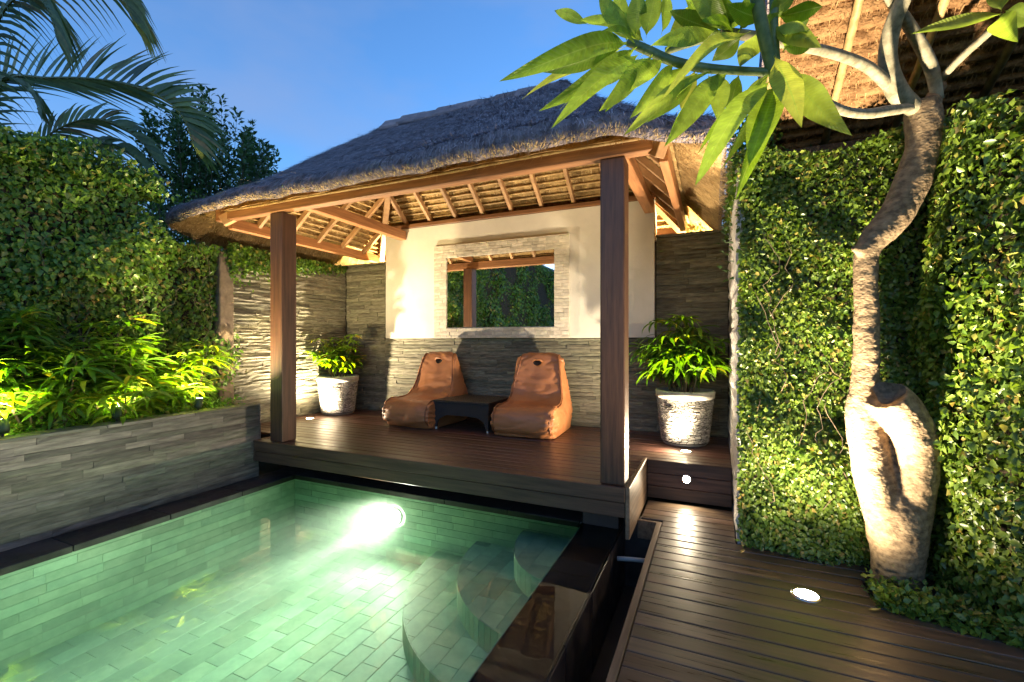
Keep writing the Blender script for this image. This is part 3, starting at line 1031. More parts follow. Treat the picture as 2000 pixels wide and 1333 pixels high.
# --- thatch: one loft from the ridge over the eave lip and back to the eave boards
OX0, OX1, OY0, OY1 = -5.42, .07, 2.93, 5.90
TZR = 3.555


def perim(n=420):
    pts = []
    rc = .10
    segs = [((OX0 + rc, OY0), (OX1 - rc, OY0)), ((OX1, OY0 + rc), (OX1, OY1 - rc)), ((OX1 - rc, OY1), (OX0 + rc, OY1)), ((OX0, OY1 - rc), (OX0, OY0 + rc))]
    cen = [(OX1 - rc, OY0 + rc, -90), (OX1 - rc, OY1 - rc, 0), (OX0 + rc, OY1 - rc, 90), (OX0 + rc, OY0 + rc, 180)]
    for k in range(4):
        (xa, ya), (xb, yb) = segs[k]
        m = 150 if k % 2 == 0 else 80
        for i in range(m): pts.append((xa + (xb - xa) * i / m, ya + (yb - ya) * i / m))
        cx, cy_, a0 = cen[k]
        for i in range(8):
            a = R(a0 + 90 * i / 8)
            pts.append((cx + rc * math.cos(a), cy_ + rc * math.sin(a)))
    return pts


def roof_target(x, y):
    """ridge point above a perimeter point"""
    t = (x - OX0) / (OX1 - OX0)
    fx = (y - OY0) / (OY1 - OY0)
    # fronts map linearly onto the ridge, ends gather at the ridge ends
    return Vector((min(max(RA + (RB - RA) * t, RA), RB), RY, TZR))


def lip_z(x, y):
    """height of the eave lip (outer edge)"""
    z = 2.405
    if x < OX0 + .9: z -= .13 * min(1, (OX0 + .9 - x) / .9) * min(1, max(0, (y - OY0) / .5)) + .08 * (OX0 + .9 - x) / .9
    if x > OX1 - .6: z -= .17 * min(1, (x - OX1 + .6) / .6)
    return z


per = perim()
NP = len(per)
rings = [(.50, -.03, 0), (.30, -.065, 0), (.12, -.085, 0), (.035, -.08, 0), (0, -.04, 0), (.01, .035, 0)]
prof_s = list(np.linspace(.035, 1, 26))
V, Fc = [], []
TH_out = []
for pi_, (x, y) in enumerate(per):
    q = roof_target(x, y)
    p = Vector((x, y, lip_z(x, y)))
    dirh = Vector((q.x - x, q.y - y, 0)); dl = dirh.length; dirh.normalize()
    wob = mnoise.noise(Vector((x * 2.1, y * 2.1, 3))) * .03 + mnoise.noise(Vector((x * 7, y * 7, 9))) * .014
    for (inn, dz, _) in rings:
        # underside rises with the roof
        zz = p.z + dz + (inn * .62 if inn > .1 else 0) + wob
        V.append(Vector((x, y, 0)) + dirh * inn + Vector((0, 0, zz)))
    for s in prof_s:
        r_ = p.lerp(q, s)
        hgt = -.03 * math.sin(math.pi * min(1, s * 1.1)) + .075 * (1 - s) ** 8
        nz_v = mnoise.noise(Vector((r_.x * 1.6, r_.y * 1.6, r_.z * 1.6))) * .05 + mnoise.noise(r_ * 6) * .022 + mnoise.noise(r_ * 17) * .010
        V.append(r_ + Vector((0, 0, hgt + nz_v * (1 - .5 * s) + wob * (1 - s))))
NR = len(rings) + len(prof_s)
for i in range(NP):
    j = (i + 1) % NP
    for k in range(NR - 1):
        Fc.append((i * NR + k, j * NR + k, j * NR + k + 1, i * NR + k + 1))
tme = mesh('thatch', V, Fc, MT['thatch_grey'], True)
tme.materials.append(MT['straw_in'])
nring = len(rings)
mi = [(1 if (f % (NR - 1)) < 3 else 0) for f in range(len(Fc))]
tme.polygons.foreach_set('material_index', mi)
thatch = P_('thatch', tme)
TV = np.array([tuple(v) for v in V]).reshape(NP, NR, 3)


def on_thatch(m, k0, k1, sides=None):
    """random points on the loft between ring indices, with down-slope direction and normal"""
    ii = rng.integers(0, NP, m) if sides is None else rng.choice(sides, m)
    fi = rng.random(m); kk = rng.uniform(k0, k1 - 1e-3, m); k = kk.astype(int); fk = kk - k
    jj = (ii + 1) % NP
    a = TV[ii, k]; b2 = TV[jj, k]; c = TV[ii, k + 1]; d = TV[jj, k + 1]
    lo = a + (b2 - a) * fi[:, None]; hi = c + (d - c) * fi[:, None]
    P = lo + (hi - lo) * fk[:, None]
    D = unit(lo - hi); S = b2 - a
    # rows that end in a point at the ridge: take the eave direction instead
    S = np.where(np.linalg.norm(S, axis=1, keepdims=True) < 1e-6, TV[jj, 5] - TV[ii, 5], S)
    N = unit(np.cross(unit(S), hi - lo))
    N = np.where(N[:, 2:3] < 0, -N, N) if k0 >= nring - 1 else N
    return P, D, N


area_idx = np.array([i for i, (x, y) in enumerate(per) if y < 3.3 or x < OX0 + .02 or x > OX1 - .02])
# weathered straw lying down the slopes; more of it on the lower, longer courses
k_ = rng.random(52000)
P, D, N = on_thatch(52000, nring - 1, NR - 1, area_idx)
D = unit(D + rng.normal(size=D.shape) * .22)
tag(put('weathered_straw', straw_mass('weathered_straw', P + N * .006, D + N * .05, N, rng.uniform(.04, .12, len(P)), rng.uniform(.003, .007, len(P)), MT['straw_grey']), thatch), kind='stuff')
# eave fringe
P, D, N = on_thatch(9000, 4, nring + 1, area_idx)
D = unit(D * .8 + np.array([0, 0, -.55]) + rng.normal(size=D.shape) * .25)
fl = np.where(P[:, 1] < OY0 + .12, .5, 1.0)
tag(put('eave_fringe', straw_mass('eave_fringe', P, D, N, fl * rng.uniform(.04, .11, len(P)), rng.uniform(.003, .007, len(P)), MT['straw_dark']), thatch), kind='stuff')
P, D, N = on_thatch(13000, 0, 4.2, area_idx)
out = -D
tag(put('cut_straw', straw_mass('cut_straw', P, unit(out * 1.0 + np.array([0, 0, -.35]) + rng.normal(size=D.shape) * .3), N, np.where(P[:, 1] < OY0 + .35, .35, 1.0) * rng.uniform(.05, .13, len(P)), rng.uniform(.003, .007, len(P)), MT['straw_gold']), thatch), kind='stuff')

# ridge cap: mossy terracotta ridge tiles, overlapping
nt_ = 9
for i in range(nt_):
    xa = RA - .06 + (RB - RA + .12) * i / nt_; xb = xa + (RB - RA + .12) / nt_ + .035
    V, Fc = [], []
    dz = random.uniform(-.014, .016)
    sec = [(-.17, -.135), (-.12, -.075), (-.06, -.012), (0, .022), (.06, -.012), (.12, -.075), (.17, -.135)]
    w = len(sec)
    for (x, ex) in ((xa, 0), (xb, -.012)):
        for o in (0, -.026):
            for (yy_, zz_) in sec:
                V.append((x, RY + yy_ * (1 + random.uniform(-.03, .03)), TZR + zz_ + dz + ex + o + random.uniform(-.004, .004)))
    for k in range(w - 1):
        Fc += [(k, k + 1, 2 * w + k + 1, 2 * w + k), (w + k, 3 * w + k, 3 * w + k + 1, w + k + 1), (k, w + k, w + k + 1, k + 1), (2 * w + k, 2 * w + k + 1, 3 * w + k + 1, 3 * w + k)]
    Fc += [(0, 2 * w, 3 * w, w), (w - 1, 2 * w - 1, 4 * w - 1, 3 * w - 1)]
    P_('ridge_tile', mesh('ridge_tile', V, Fc, MT['tile_red'], False))

# ================================================================== MIRROR
mr_ = empty('wall_mirror', (-2.49, BY - .06, 1.03), 'large mirror framed in small cream split-stone blocks on the plaster wall', 'mirror')
my = BY - .063
fx0, fx1, fz0, fz1 = -3.43, -1.555, 1.042, 2.265
gx0, gx1, gz0, gz1 = -3.237, -1.738, 1.188, 2.10
put('backing', mesh('backing', boxv(fx0 + .01, fx1 - .01, my - .008, my, fz0 + .005, fz1 - .01), BOXF, MT['mstone']), mr_)
put('glass', mesh('glass', boxv(gx0 - .01, gx1 + .01, my - .016, my - .009, gz0 - .01, gz1 + .01), BOXF, MT['mirror']), mr_)
FM = []
for V_, F_ in STV:
    FM.append(mesh('frame_stone', [(a, .55 * (b_ - .1) * .4 + (.6 * b_ if b_ > .9 else 0), c) for a, b_, c in V_], F_, MT['mstone']))


def frame_me(): return random.choice(FM)


z = fz0
while z < fz1 - .01:
    h = random.choice((.032, .038, .038, .046))
    if z + h > fz1 - .02: h = fz1 - z
    mid = z + h / 2
    segs = [(fx0, fx1)] if (mid < gz0 or mid > gz1) else [(fx0, gx0), (gx1, fx1)]
    for (a, b_) in segs:
        x = a
        while x < b_ - .005:
            l = random.uniform(.07, .17)
            if b_ - (x + l) < .04: l = b_ - x
            d = .024 + random.uniform(-.003, .003)
            put('frame_stone', frame_me(), mr_, (x, my - .007 - d, z), None, (l - .002, d, h - .002))
            x += l
    z += h

# ================================================================== FLOOR AND STEP LIGHTS
D1 = (.435, 2.78, DZ)
d1_ = floor_light(D1, 'large glaring uplight sunk in the lower deck beside the tree', W_DECK, size=152, blend=1.0, r=.056, rad=.055)
spot('lamp', Vector(D1) + Vector((0, 0, .03)), (.17, .03, 1), W_DECK * 3.0, 66, 1.0, .05, d1_)
floor_light((-.235, 4.40, 0), 'bright floor spot in front of the right-hand plant pot', W_PAV_R, size=165, blend=.9, aim=(-.7, -.3, 1))
floor_light((-4.76, 4.30, 0), 'small floor spot in front of the left-hand plant pot', W_PAV_L, size=165, blend=.9, aim=(.28, .08, 1))
sl = empty('step_light', (-.208, 3.985, -.13), 'round lamp recessed in the riser of the step', 'light')
so = Vector((-.208, 3.984, -.132))
put('bezel', disc_mesh('bezel', .028, .040, -.01, .005, MT['metal']), sl, so, (R(90), 0, 0))
put('lens', lens_mesh('lens', .028, .003, MT['glow']), sl, so, (R(90), 0, 0))
spot('lamp', so + Vector((0, -.03, 0)), (0, -1, -.45), W_STEP, 130, .6, .02, sl)


# ================================================================== FURNITURE
def bean_lounger(loc, rz, label, seed, hole_at=0.5):
    """low bean-bag lounger: puffy seat block and a tapering backrest"""
    e = empty('bean_bag_lounger', loc, label, 'bean bag', 'orange bean bag loungers on the deck')
    prof = spline([(.03, .012), (-.045, .10), (-.03, .235), (.07, .315), (.26, .315), (.41, .335), (.50, .43), (.565, .60), (.615, .78), (.665, .862),
                   (.725, .83), (.79, .60), (.835, .36), (.84, .14), (.80, .012), (.45, .0), (.15, .0), (.03, .012)], 100)[:-1]
    npf = len(prof)
    cen = np.array([.45, .28])
    ts = [0, .25, .5, .68, .82, .91, .965, 1.0]
    ts = [-t for t in ts[::-1]] + ts[1:]
    V = []

    def halfw(z): return .325 - .10 * max(0, min(1, (z - .28) / .58)) ** 1.1

    for t in ts:
        sc = 1 - .085 * abs(t) ** 7
        for (py_, pz_) in prof:
            q = cen + (np.array([py_, pz_]) - cen) * sc
            if pz_ < .02: q[1] = max(.004, pz_ * sc + (1 - sc) * .04)
            V.append(Vector((halfw(q[1]) * t * (1 + .05 * math.sin(math.pi * min(1, q[1] / .33)) * (1 if q[1] < .33 else 0)), q[0], q[1])))
    Fc = []
    for i in range(len(ts) - 1):
        for k in range(npf):
            k2 = (k + 1) % npf
            Fc.append((i * npf + k, i * npf + k2, (i + 1) * npf + k2, (i + 1) * npf + k))
    # bulging side panels, closed by shrinking rings that follow the profile
    for sgn, base in ((-1, 0), (1, (len(ts) - 1) * npf)):
        prev = [base + k for k in range(npf)]
        mid = spline([(.12, .13), (.42, .17), (.62, .30), (.68, .55), (.66, .78)], npf)
        for s_ in (.86, .62, .36, .12):
            cur = []
            for k in range(npf):
                pb = V[base + k]
                # nearest medial point
                d2 = (mid[:, 0] - pb.y) ** 2 + (mid[:, 1] - pb.z) ** 2
                m_ = mid[int(np.argmin(d2))]
                yy = m_[0] + (pb.y - m_[0]) * s_; zz = m_[1] + (pb.z - m_[1]) * s_
                V.append(Vector((sgn * (halfw(zz) + .035 * (1 - s_ * s_)), yy, zz))); cur.append(len(V) - 1)
            for k in range(npf):
                k2 = (k + 1) % npf
                f = (prev[k], prev[k2], cur[k2], cur[k])
                Fc.append(f if sgn > 0 else f[::-1])
            prev = cur
        Fc.append(tuple(prev) if sgn > 0 else tuple(prev[::-1]))
    bm = bmesh.new()
    vs = [bm.verts.new(v) for v in V]
    for f in Fc:
        try: bm.faces.new([vs[i] for i in f])
        except ValueError: pass
    bmesh.ops.recalc_face_normals(bm, faces=bm.faces)
    bmesh.ops.subdivide_edges(bm, edges=bm.edges[:], cuts=1, use_grid_fill=True)
    bmesh.ops.triangulate(bm, faces=[f for f in bm.faces if len(f.verts) > 4])
    bm.normal_update()
    off = Vector((seed * 3.7, seed * 1.9, seed))
    for v in bm.verts:
        p = v.co.copy()
        if p.z < .02: continue
        # soft dents, creases across the waist, gathers at the seat corners
        w = mnoise.noise(p * 3.6 + off) * .018 + mnoise.noise(p * 9 + off) * .006 - .010 * max(0, .09 - abs(mnoise.noise(Vector((p.x * 4, p.y * 4, p.z * 7)) + off * 2))) / .09 + .006 * max(0, .06 - abs(mnoise.noise(Vector((p.x * 9, p.y * 7, p.z * 12)) + off))) / .06
        crease = math.sin((p.z + .25 * mnoise.noise(p * 3 + off)) * 48 + p.x * 5) * .007 * (.6 + mnoise.noise(p * 4 + off * 3)) * math.exp(-((p.z - .45) / .12) ** 2) * math.exp(-((p.y - .48) / .2) ** 2)
        diag = math.sin((p.x * .8 + p.z + .10 * mnoise.noise(p * 4 + off * 2)) * 21) * .004 * max(0, mnoise.noise(p * 5 + off) + .2) * math.exp(-((p.z - .62) / .2) ** 2) * (1 if p.y < .7 else 0)
        gat = math.sin(p.z * 95 + mnoise.noise(p * 6 + off) * 3) * .0065 * math.exp(-((abs(p.x) - .33) / .10) ** 2) * math.exp(-((p.y - .02) / .14) ** 2)
        v.co += v.normal * (w + crease + diag + gat)
    me = bpy.data.meshes.new('cushion'); bm.to_mesh(me); bm.free()
    me.materials.append(MT['bag'])
    me.polygons.foreach_set('use_smooth', [True] * len(me.polygons))
    rot = Matrix.Translation(Vector(loc)) @ Matrix.Rotation(rz, 4, 'Z')

    def part(name, m_, par=e):
        m_.transform(rot); return put(name, m_, par)

    body = part('cushion', me)
    for sgn in (-1, 1):
        pts = []
        for (py_, pz_) in list(prof[2:64]):
            q = cen + (np.array([py_, pz_]) - cen) * (1 - .085 * .93 ** 7)
            pts.append((sgn * halfw(q[1]) * .945, q[0] - .002, q[1] + .004))
        tv, tf = tube(pts, [.0085] * len(pts), 6)
        part('piping', mesh('piping', tv, tf, MT['piping'], True))
    # grab handle opening near the top of the backrest: its shade is a dark patch
    hv, hf = [], []
    n = 16
    hx = (hole_at - .5) * .2
    for k in range(n):
        a = 2 * math.pi * k / n
        hv.append((hx + .052 * math.cos(a), .575 + .020 * math.sin(a), .755 + .030 * math.sin(a) + .006 * math.cos(2 * a)))
    hv.append((hx, .588, .757))
    hf = [(k, (k + 1) % n, n) for k in range(n)]
    part('handle_slot_shade', mesh('handle_slot_shade', hv, hf, MT['dark']))
    hv2, hf2 = tube([(hx - .06, .577, .765), (hx - .03, .560, .79), (hx + .03, .560, .79), (hx + .06, .577, .765)], [.008, .012, .012, .008], 8)
    part('handle', mesh('handle', hv2, hf2, MT['bag'], True))
    part('maker_tag', mesh('maker_tag', boxv(.225, .232, .70, .74, .60, .68), BOXF, MT['label_tag']))
    return e


bean_lounger((-3.24, 4.27, 0), R(-4), 'orange bean bag lounger on the left of the black table', 1, .75)
bean_lounger((-1.80, 4.28, 0), R(3), 'orange bean bag lounger on the right of the black table', 5, .45)

# woven table: top, arched skirts, corner legs with pale feet
tb = empty('rattan_table', (-2.56, 4.66, 0), 'low square black woven side table between the two loungers', 'table')
tx0, tx1, ty0, ty1, th = -2.905, -2.215, 4.36, 4.98, .335
put('table_top', bevbox('table_top', tx0 - .008, tx1 + .008, ty0 - .008, ty1 + .008, th - .026, th, MT['rattan'], .008, 2), tb)


def skirt(p0, p1, inward):
    p0, p1 = Vector(p0), Vector(p1)
    V, Fc = [], []
    n = 24
    for i in range(n + 1):
        t = i / n
        low_ = .055 + .115 * min(1, (1 - abs(2 * t - 1) ** 3.2) * 1.15)
        if t < .055 or t > .945: low_ = .03
        for dy in (0, .02):
            p = p0.lerp(p1, t) + Vector(inward) * dy
            V += [(p.x, p.y, low_), (p.x, p.y, th - .028)]
    for i in range(n):
        a = i * 4; b_ = a + 4
        Fc += [(a, b_, b_ + 1, a + 1), (a + 2, a + 3, b_ + 3, b_ + 2), (a, a + 2, b_ + 2, b_)]
    Fc += [(0, 1, 3, 2), (n * 4, n * 4 + 2, n * 4 + 3, n * 4 + 1)]
    return mesh('skirt', V, Fc, MT['rattan'])


put('skirt', skirt((tx0, ty0, 0), (tx1, ty0, 0), (0, 1, 0)), tb)
put('skirt', skirt((tx0, ty1, 0), (tx1, ty1, 0), (0, -1, 0)), tb)
put('skirt', skirt((tx0, ty0 + .022, 0), (tx0, ty1 - .022, 0), (1, 0, 0)), tb)
put('skirt', skirt((tx1, ty0 + .022, 0), (tx1, ty1 - .022, 0), (-1, 0, 0)), tb)
for (x, y) in ((tx0 + .018, ty0 + .018), (tx1 - .018, ty0 + .018), (tx0 + .018, ty1 - .018), (tx1 - .018, ty1 - .018)):
    tv, tf = tube([(x, y, .004), (x, y, .034)], [.010, .012], 10)
    put('foot', mesh('foot', tv, tf, MT['white_foot'], True), tb)


# ================================================================== POTS AND FAN PALMS
def pot(loc, label):
    e = empty('plant_pot', loc, label, 'plant pot', 'stone-chip plant pots')
    n = 40
    prof = [(.0, .0), (.20, .0), (.208, .02), (.256, .44), (.262, .445), (.272, .452), (.275, .515), (.266, .522), (.240, .522), (.232, .44), (.0, .44)]
    V, Fc = [], []
    for (r, z) in prof:
        for k in range(n):
            a = 2 * math.pi * k / n
            V.append((loc[0] + r * math.cos(a), loc[1] + r * math.sin(a), loc[2] + z + .001))
    for j in range(len(prof) - 1):
        for k in range(n):
            Fc.append((j * n + k, j * n + (k + 1) % n, (j + 1) * n + (k + 1) % n, (j + 1) * n + k))
    me = mesh('body', V, Fc, MT['pot_rim'], True)
    me.materials.append(MT['pot_gap'])
    me.polygons.foreach_set('material_index', [1 if (f // n) in (2,) else 0 for f in range(len(Fc))])
    body = put('body', me, e)
    V, Fc = [], []
    for k in range(n):
        a = 2 * math.pi * k / n; r = .235
        V.append((loc[0] + r * math.cos(a), loc[1] + r * math.sin(a), loc[2] + .47 + random.uniform(-.006, .006)))
    V.append((loc[0], loc[1], loc[2] + .485))
    put('soil', mesh('soil', V, [(k, (k + 1) % n, n) for k in range(n)], MT['soil'], True), e)
    # flat stone chips set in the wall, too small to pick one by one
    V, Fc = [], []
    z = .035
    while z < .435:
        h = random.uniform(.008, .013)
        r = .211 + .047 * z / .44
        a = random.uniform(0, .2)
        end = a + 2 * math.pi
        while a < end:
            l = random.uniform(.025, .07) / r
            d = .004 + random.uniform(0, .007); zz = z + random.uniform(-.003, .003)
            nb = len(V)
            tilt = random.uniform(-.004, .004)
            for (aa, t_) in ((a + .012, -tilt), (a + l * .5, 0), (a + l - .012, tilt)):
                for (rr, dz) in ((r - .004, 0), (r + d, .0015), (r + d * .9, h - .002), (r - .004, h)):
                    V.append((loc[0] + rr * math.cos(aa), loc[1] + rr * math.sin(aa), loc[2] + zz + dz + t_))
            for q in (0, 4):
                for m_ in range(3):
                    Fc.append((nb + q + m_, nb + q + 4 + m_, nb + q + 5 + m_, nb + q + 1 + m_))
            a += l
        z += h + random.uniform(.002, .0045)
    tag(put('stone_chips', mesh('stone_chips', V, Fc, MT['pot_chip']), body), kind='stuff')
    return e


MT['pot_chip'] = M('pot_chip', (.22, .205, .18), (.46, .43, .38), rough=.7, scale=10, bump=.3, rnd=.3, island=True)


def palmate(nl, length, width, droop, seed, spread=150):
    """one hand-shaped leaf; origin at its hub, pointing along +Y"""
    r = random.Random(seed)
    V, Fc = [], []
    for k in range(nl):
        a = R(-spread + 2 * spread * k / (nl - 1)) + r.uniform(-.1, .1)
        L = length * (1 - .25 * abs(k - (nl - 1) / 2) / (nl / 2)) * r.uniform(.85, 1.1)
        d = Vector((math.sin(a), math.cos(a), 0)); s = Vector((d.y, -d.x, 0))
        el = r.uniform(.05, .35); dr = droop * r.uniform(.6, 1.5)
        nb = len(V); seg = 6
        tw = r.uniform(-.3, .3)
        for i in range(seg + 1):
            t = i / seg
            w = width * (.25 + 1.0 * min(1, t * 3.2)) * (1 if t < .72 else (1 - (t - .72) / .30)) * .5
            p = d * (L * (t * math.cos(el) * (1 - .22 * dr * t * t))) + Vector((0, 0, L * (t * math.sin(el) - dr * t * t * .62)))
            fold = Vector((0, 0, .25 * w))
            sd = s * math.cos(tw * t) + Vector((0, 0, math.sin(tw * t)))
            V += [p - sd * w + fold, p, p + sd * w + fold]
        for i in range(seg):
            b_ = nb + i * 3
            Fc += [(b_, b_ + 1, b_ + 4, b_ + 3), (b_ + 1, b_ + 2, b_ + 5, b_ + 4)]
    return V, Fc


PALM_CACHE = {}


def palm_leaf_me(mat, k, length, width, nl, droop):
    key = (mat.name, k, length, width)
    if key not in PALM_CACHE:
        V, Fc = palmate(nl + (k % 3) - 1, length, width, droop, 50 + k * 7)
        PALM_CACHE[key] = mesh('leaf', V, Fc, mat, True)
    return PALM_CACHE[key]


def fan_palm(loc, label, stems, hmin, hmax, spread, mat, length=.20, width=.030, leaves=6, cat='plant', group=None, name='fan_palm', seed=0, lean=(0, 0), nl=7, droop=.55, reach=.16):
    r = random.Random(seed)
    e = empty(name, loc, label, cat, group)
    for s in range(stems):
        a = r.uniform(0, 6.28); rr = spread * math.sqrt(r.random()) * .35
        b0 = Vector(loc) + Vector((rr * math.cos(a), rr * math.sin(a), 0))
        h = r.uniform(hmin, hmax)
        top = b0 + Vector((math.cos(a) * spread * r.uniform(.1, .6) + lean[0], math.sin(a) * spread * r.uniform(.1, .6) + lean[1], h))
        mid = b0.lerp(top, .5) + Vector((r.uniform(-.02, .02), r.uniform(-.02, .02), 0))
        pts = spline([b0, mid, top], 7)
        tv, tf = tube(pts, [.009, .009, .008, .008, .007, .006, .005], 6)
        put('stem', mesh('stem', tv, tf, MT['trunk'], True), e)
        for k in range(leaves):
            t = .45 + .55 * (k + .5) / leaves
            p = Vector(pts[min(6, int(t * 6))]).lerp(Vector(pts[min(6, int(t * 6) + 1)]), t * 6 - int(t * 6))
            az = r.uniform(0, 6.28)
            el = r.uniform(.15, 1.0) if k < leaves - 1 else 1.2
            pr = reach * r.uniform(.6, 1.3)
            hub = p + Vector((math.cos(az) * math.cos(el), math.sin(az) * math.cos(el), math.sin(el))) * pr
            tv, tf = tube([p, p.lerp(hub, .5) + Vector((0, 0, .012)), hub], [.0035, .003, .0025], 5)
            lf = put('leaf', palm_leaf_me(mat, r.randrange(6), length, width, nl, droop), e, hub, (r.uniform(-.35, .45), r.uniform(-.35, .35), az - math.pi / 2 + r.uniform(-.3, .3)))
            sc = r.uniform(.8, 1.2); lf.scale = (sc, sc, sc)
            put('leaf_stalk', mesh('leaf_stalk', tv, tf, MT['fgreen'], True), e)
    return e


POT_L, POT_R = (-4.76, 4.78, 0), (-.265, 4.77, 0)
pot(POT_L, 'tapered pot of white stone chips by the left side wall')
pot(POT_R, 'tapered pot of white stone chips behind the step, right of the post')
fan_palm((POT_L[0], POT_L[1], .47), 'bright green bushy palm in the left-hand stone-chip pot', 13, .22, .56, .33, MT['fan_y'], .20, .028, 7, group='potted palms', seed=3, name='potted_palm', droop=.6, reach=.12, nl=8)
fan_palm((POT_R[0], POT_R[1], .47), 'glossy dark green fingered palm in the right-hand stone-chip pot', 14, .24, .62, .38, MT['fan'], .26, .026, 8, group='potted palms', seed=9, name='potted_palm', nl=9, droop=.75, reach=.15)

# planter palms: lit yellow-green clumps below the creeper wall
clumps = [((-4.66, 1.28), 9, .10, .72, .34, 'fan', 'dark strappy palm clump at the left edge of the planter'),
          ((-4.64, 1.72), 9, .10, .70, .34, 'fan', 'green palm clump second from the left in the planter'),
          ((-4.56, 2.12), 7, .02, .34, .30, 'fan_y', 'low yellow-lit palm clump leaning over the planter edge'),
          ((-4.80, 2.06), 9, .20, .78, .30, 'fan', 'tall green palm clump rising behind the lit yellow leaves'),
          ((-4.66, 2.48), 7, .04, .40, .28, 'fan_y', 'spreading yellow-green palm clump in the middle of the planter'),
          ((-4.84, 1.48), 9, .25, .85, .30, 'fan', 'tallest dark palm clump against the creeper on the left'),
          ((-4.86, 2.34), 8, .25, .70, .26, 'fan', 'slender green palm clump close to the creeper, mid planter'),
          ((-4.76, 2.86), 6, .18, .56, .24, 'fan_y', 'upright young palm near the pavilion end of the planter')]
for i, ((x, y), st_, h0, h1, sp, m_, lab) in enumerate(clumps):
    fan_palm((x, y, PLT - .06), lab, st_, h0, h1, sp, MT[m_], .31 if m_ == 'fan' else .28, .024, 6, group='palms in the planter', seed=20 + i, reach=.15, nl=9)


# ================================================================== CREEPER WALLS
def creeper(P, N, size, mat, down=.7, jit=.55):
    n = len(P)
    Nn = unit(N + rng.normal(size=(n, 3)) * jit)
    D = np.array([0, 0, -down]) + rng.normal(size=(n, 3)) * .6
    D = D - Nn * (D * Nn).sum(1, keepdims=True)
    L = size * rng.uniform(.6, 1.35, n)
    return leaf_mass('leaves', P, Nn, D, L, L * rng.uniform(.55, .8, n), mat)


# left
lh = empty('creeper_wall', (-5.1, 1.2, -.4), 'tall garden wall smothered in dark glossy creeper above the planter', 'hedge')
put('wall_core', mesh('wall_core', boxv(-5.30, -5.10, .6, 2.55, -.46, 2.50), BOXF, MT['soil']), lh)
put('wall_core', mesh('wall_core', boxv(-5.30, -5.10, -9.0, .598, -.46, 3.35), BOXF, MT['soil']), lh)
put('wall_core', mesh('wall_core', boxv(-5.30, -5.11, 2.552, 3.29, -.46, 2.0), BOXF, MT['soil']), lh)
n = 26000
Y_ = 3.50 - rng.random(n) ** 1.0 * 2.9; Z_ = .25 + 2.45 * rng.random(n) ** .95
Q = np.stack([np.full(n, -5.07), Y_, Z_], 1)
bul = .13 * snoise(Q, 3.2, 1) + .09 * snoise(Q, 8, 2)
top = 2.52 + .16 * snoise(Q * np.array([0, 1, 0]), 2.5, 3) + .10 * snoise(Q * np.array([0, 1, 0]), 9, 4) - .55 * np.clip((Y_ - 2.45) / .35, 0, 1)
# thins out towards the pavilion, where wall plaster shows
edge = 3.36 + .14 * snoise(Q * np.array([0, 0, 1]), 4, 5) - .22 * np.clip((1.5 - Z_) / 1.2, 0, 1)
keep = (Z_ < top) & ((Y_ < edge) | (rng.random(n) < np.where(Z_ > 1.2, .9, .5)) | (Z_ > 1.85))
Q = Q[keep]; bul = bul[keep]
Q[:, 0] += np.clip(bul, -.05, .28) + rng.uniform(-.03, .05, len(Q)) + .05 * np.clip((Q[:, 2] - 1.8), 0, 1)
tag(put('leaves', creeper(Q, np.tile([1.0, 0, .25], (len(Q), 1)), .052, MT['ivy']), lh), kind='stuff')
# crest of loose shoots along the top
n = 9000
Y_ = 2.75 - rng.random(n) * 2.3
H_ = rng.random(n) ** 1.8
Q = np.stack([-5.20 + rng.normal(size=n) * .11, Y_, 2.42 + H_ * (.26 + .16 * snoise(np.stack([Y_ * 0, Y_, Y_ * 0], 1), 6, 8))], 1)
tag(put('shoots', leaf_mass('shoots', Q, unit(rng.normal(size=(n, 3)) + [.8, -.3, .5]), rng.normal(size=(n, 3)) * .7 + [.1, 0, .6], rng.uniform(.04, .075, n), rng.uniform(.022, .04, n), MT['ivy']), lh), kind='stuff')
n = 22000
Q = np.stack([np.full(n, -5.05), -9 + 9.7 * rng.random(n), .2 + 3.25 * rng.random(n)], 1)
Q[:, 0] += .1 * snoise(Q, 3.2, 1)
tag(put('leaves', creeper(Q, np.tile([1.0, 0, .25], (n, 1)), .085, MT['ivy']), lh), kind='stuff')
# trailing creeper over the side stone wall
n = 2600
Y_ = 3.40 + 1.75 * rng.random(n) ** 1.5; Z_ = 2.10 - np.abs(rng.normal(size=n)) * (.16 - .07 * (Y_ - 3.4))
Q = np.stack([-5.02 + rng.uniform(-.02, .06, n), Y_, Z_], 1)
tag(put('trailing_leaves', creeper(Q, np.tile([1.0, 0, .3], (n, 1)), .045, MT['ivy']), lh), kind='stuff')

# low ground cover in the planter
n = 4200
Q = np.stack([-5.0 + .66 * rng.random(n), .7 + 2.45 * rng.random(n), PLT - .05 + .10 * rng.random(n) ** 2], 1)
tag(put('ground_cover', leaf_mass('ground_cover', Q, unit(rng.normal(size=(n, 3)) * .5 + [0, 0, 1]), rng.normal(size=(n, 3)) + [.3, 0, .2], rng.uniform(.03, .06, n), rng.uniform(.015, .035, n), MT['ivy'])), 'low leafy ground cover over the planter soil', 'ground cover', kind='stuff')

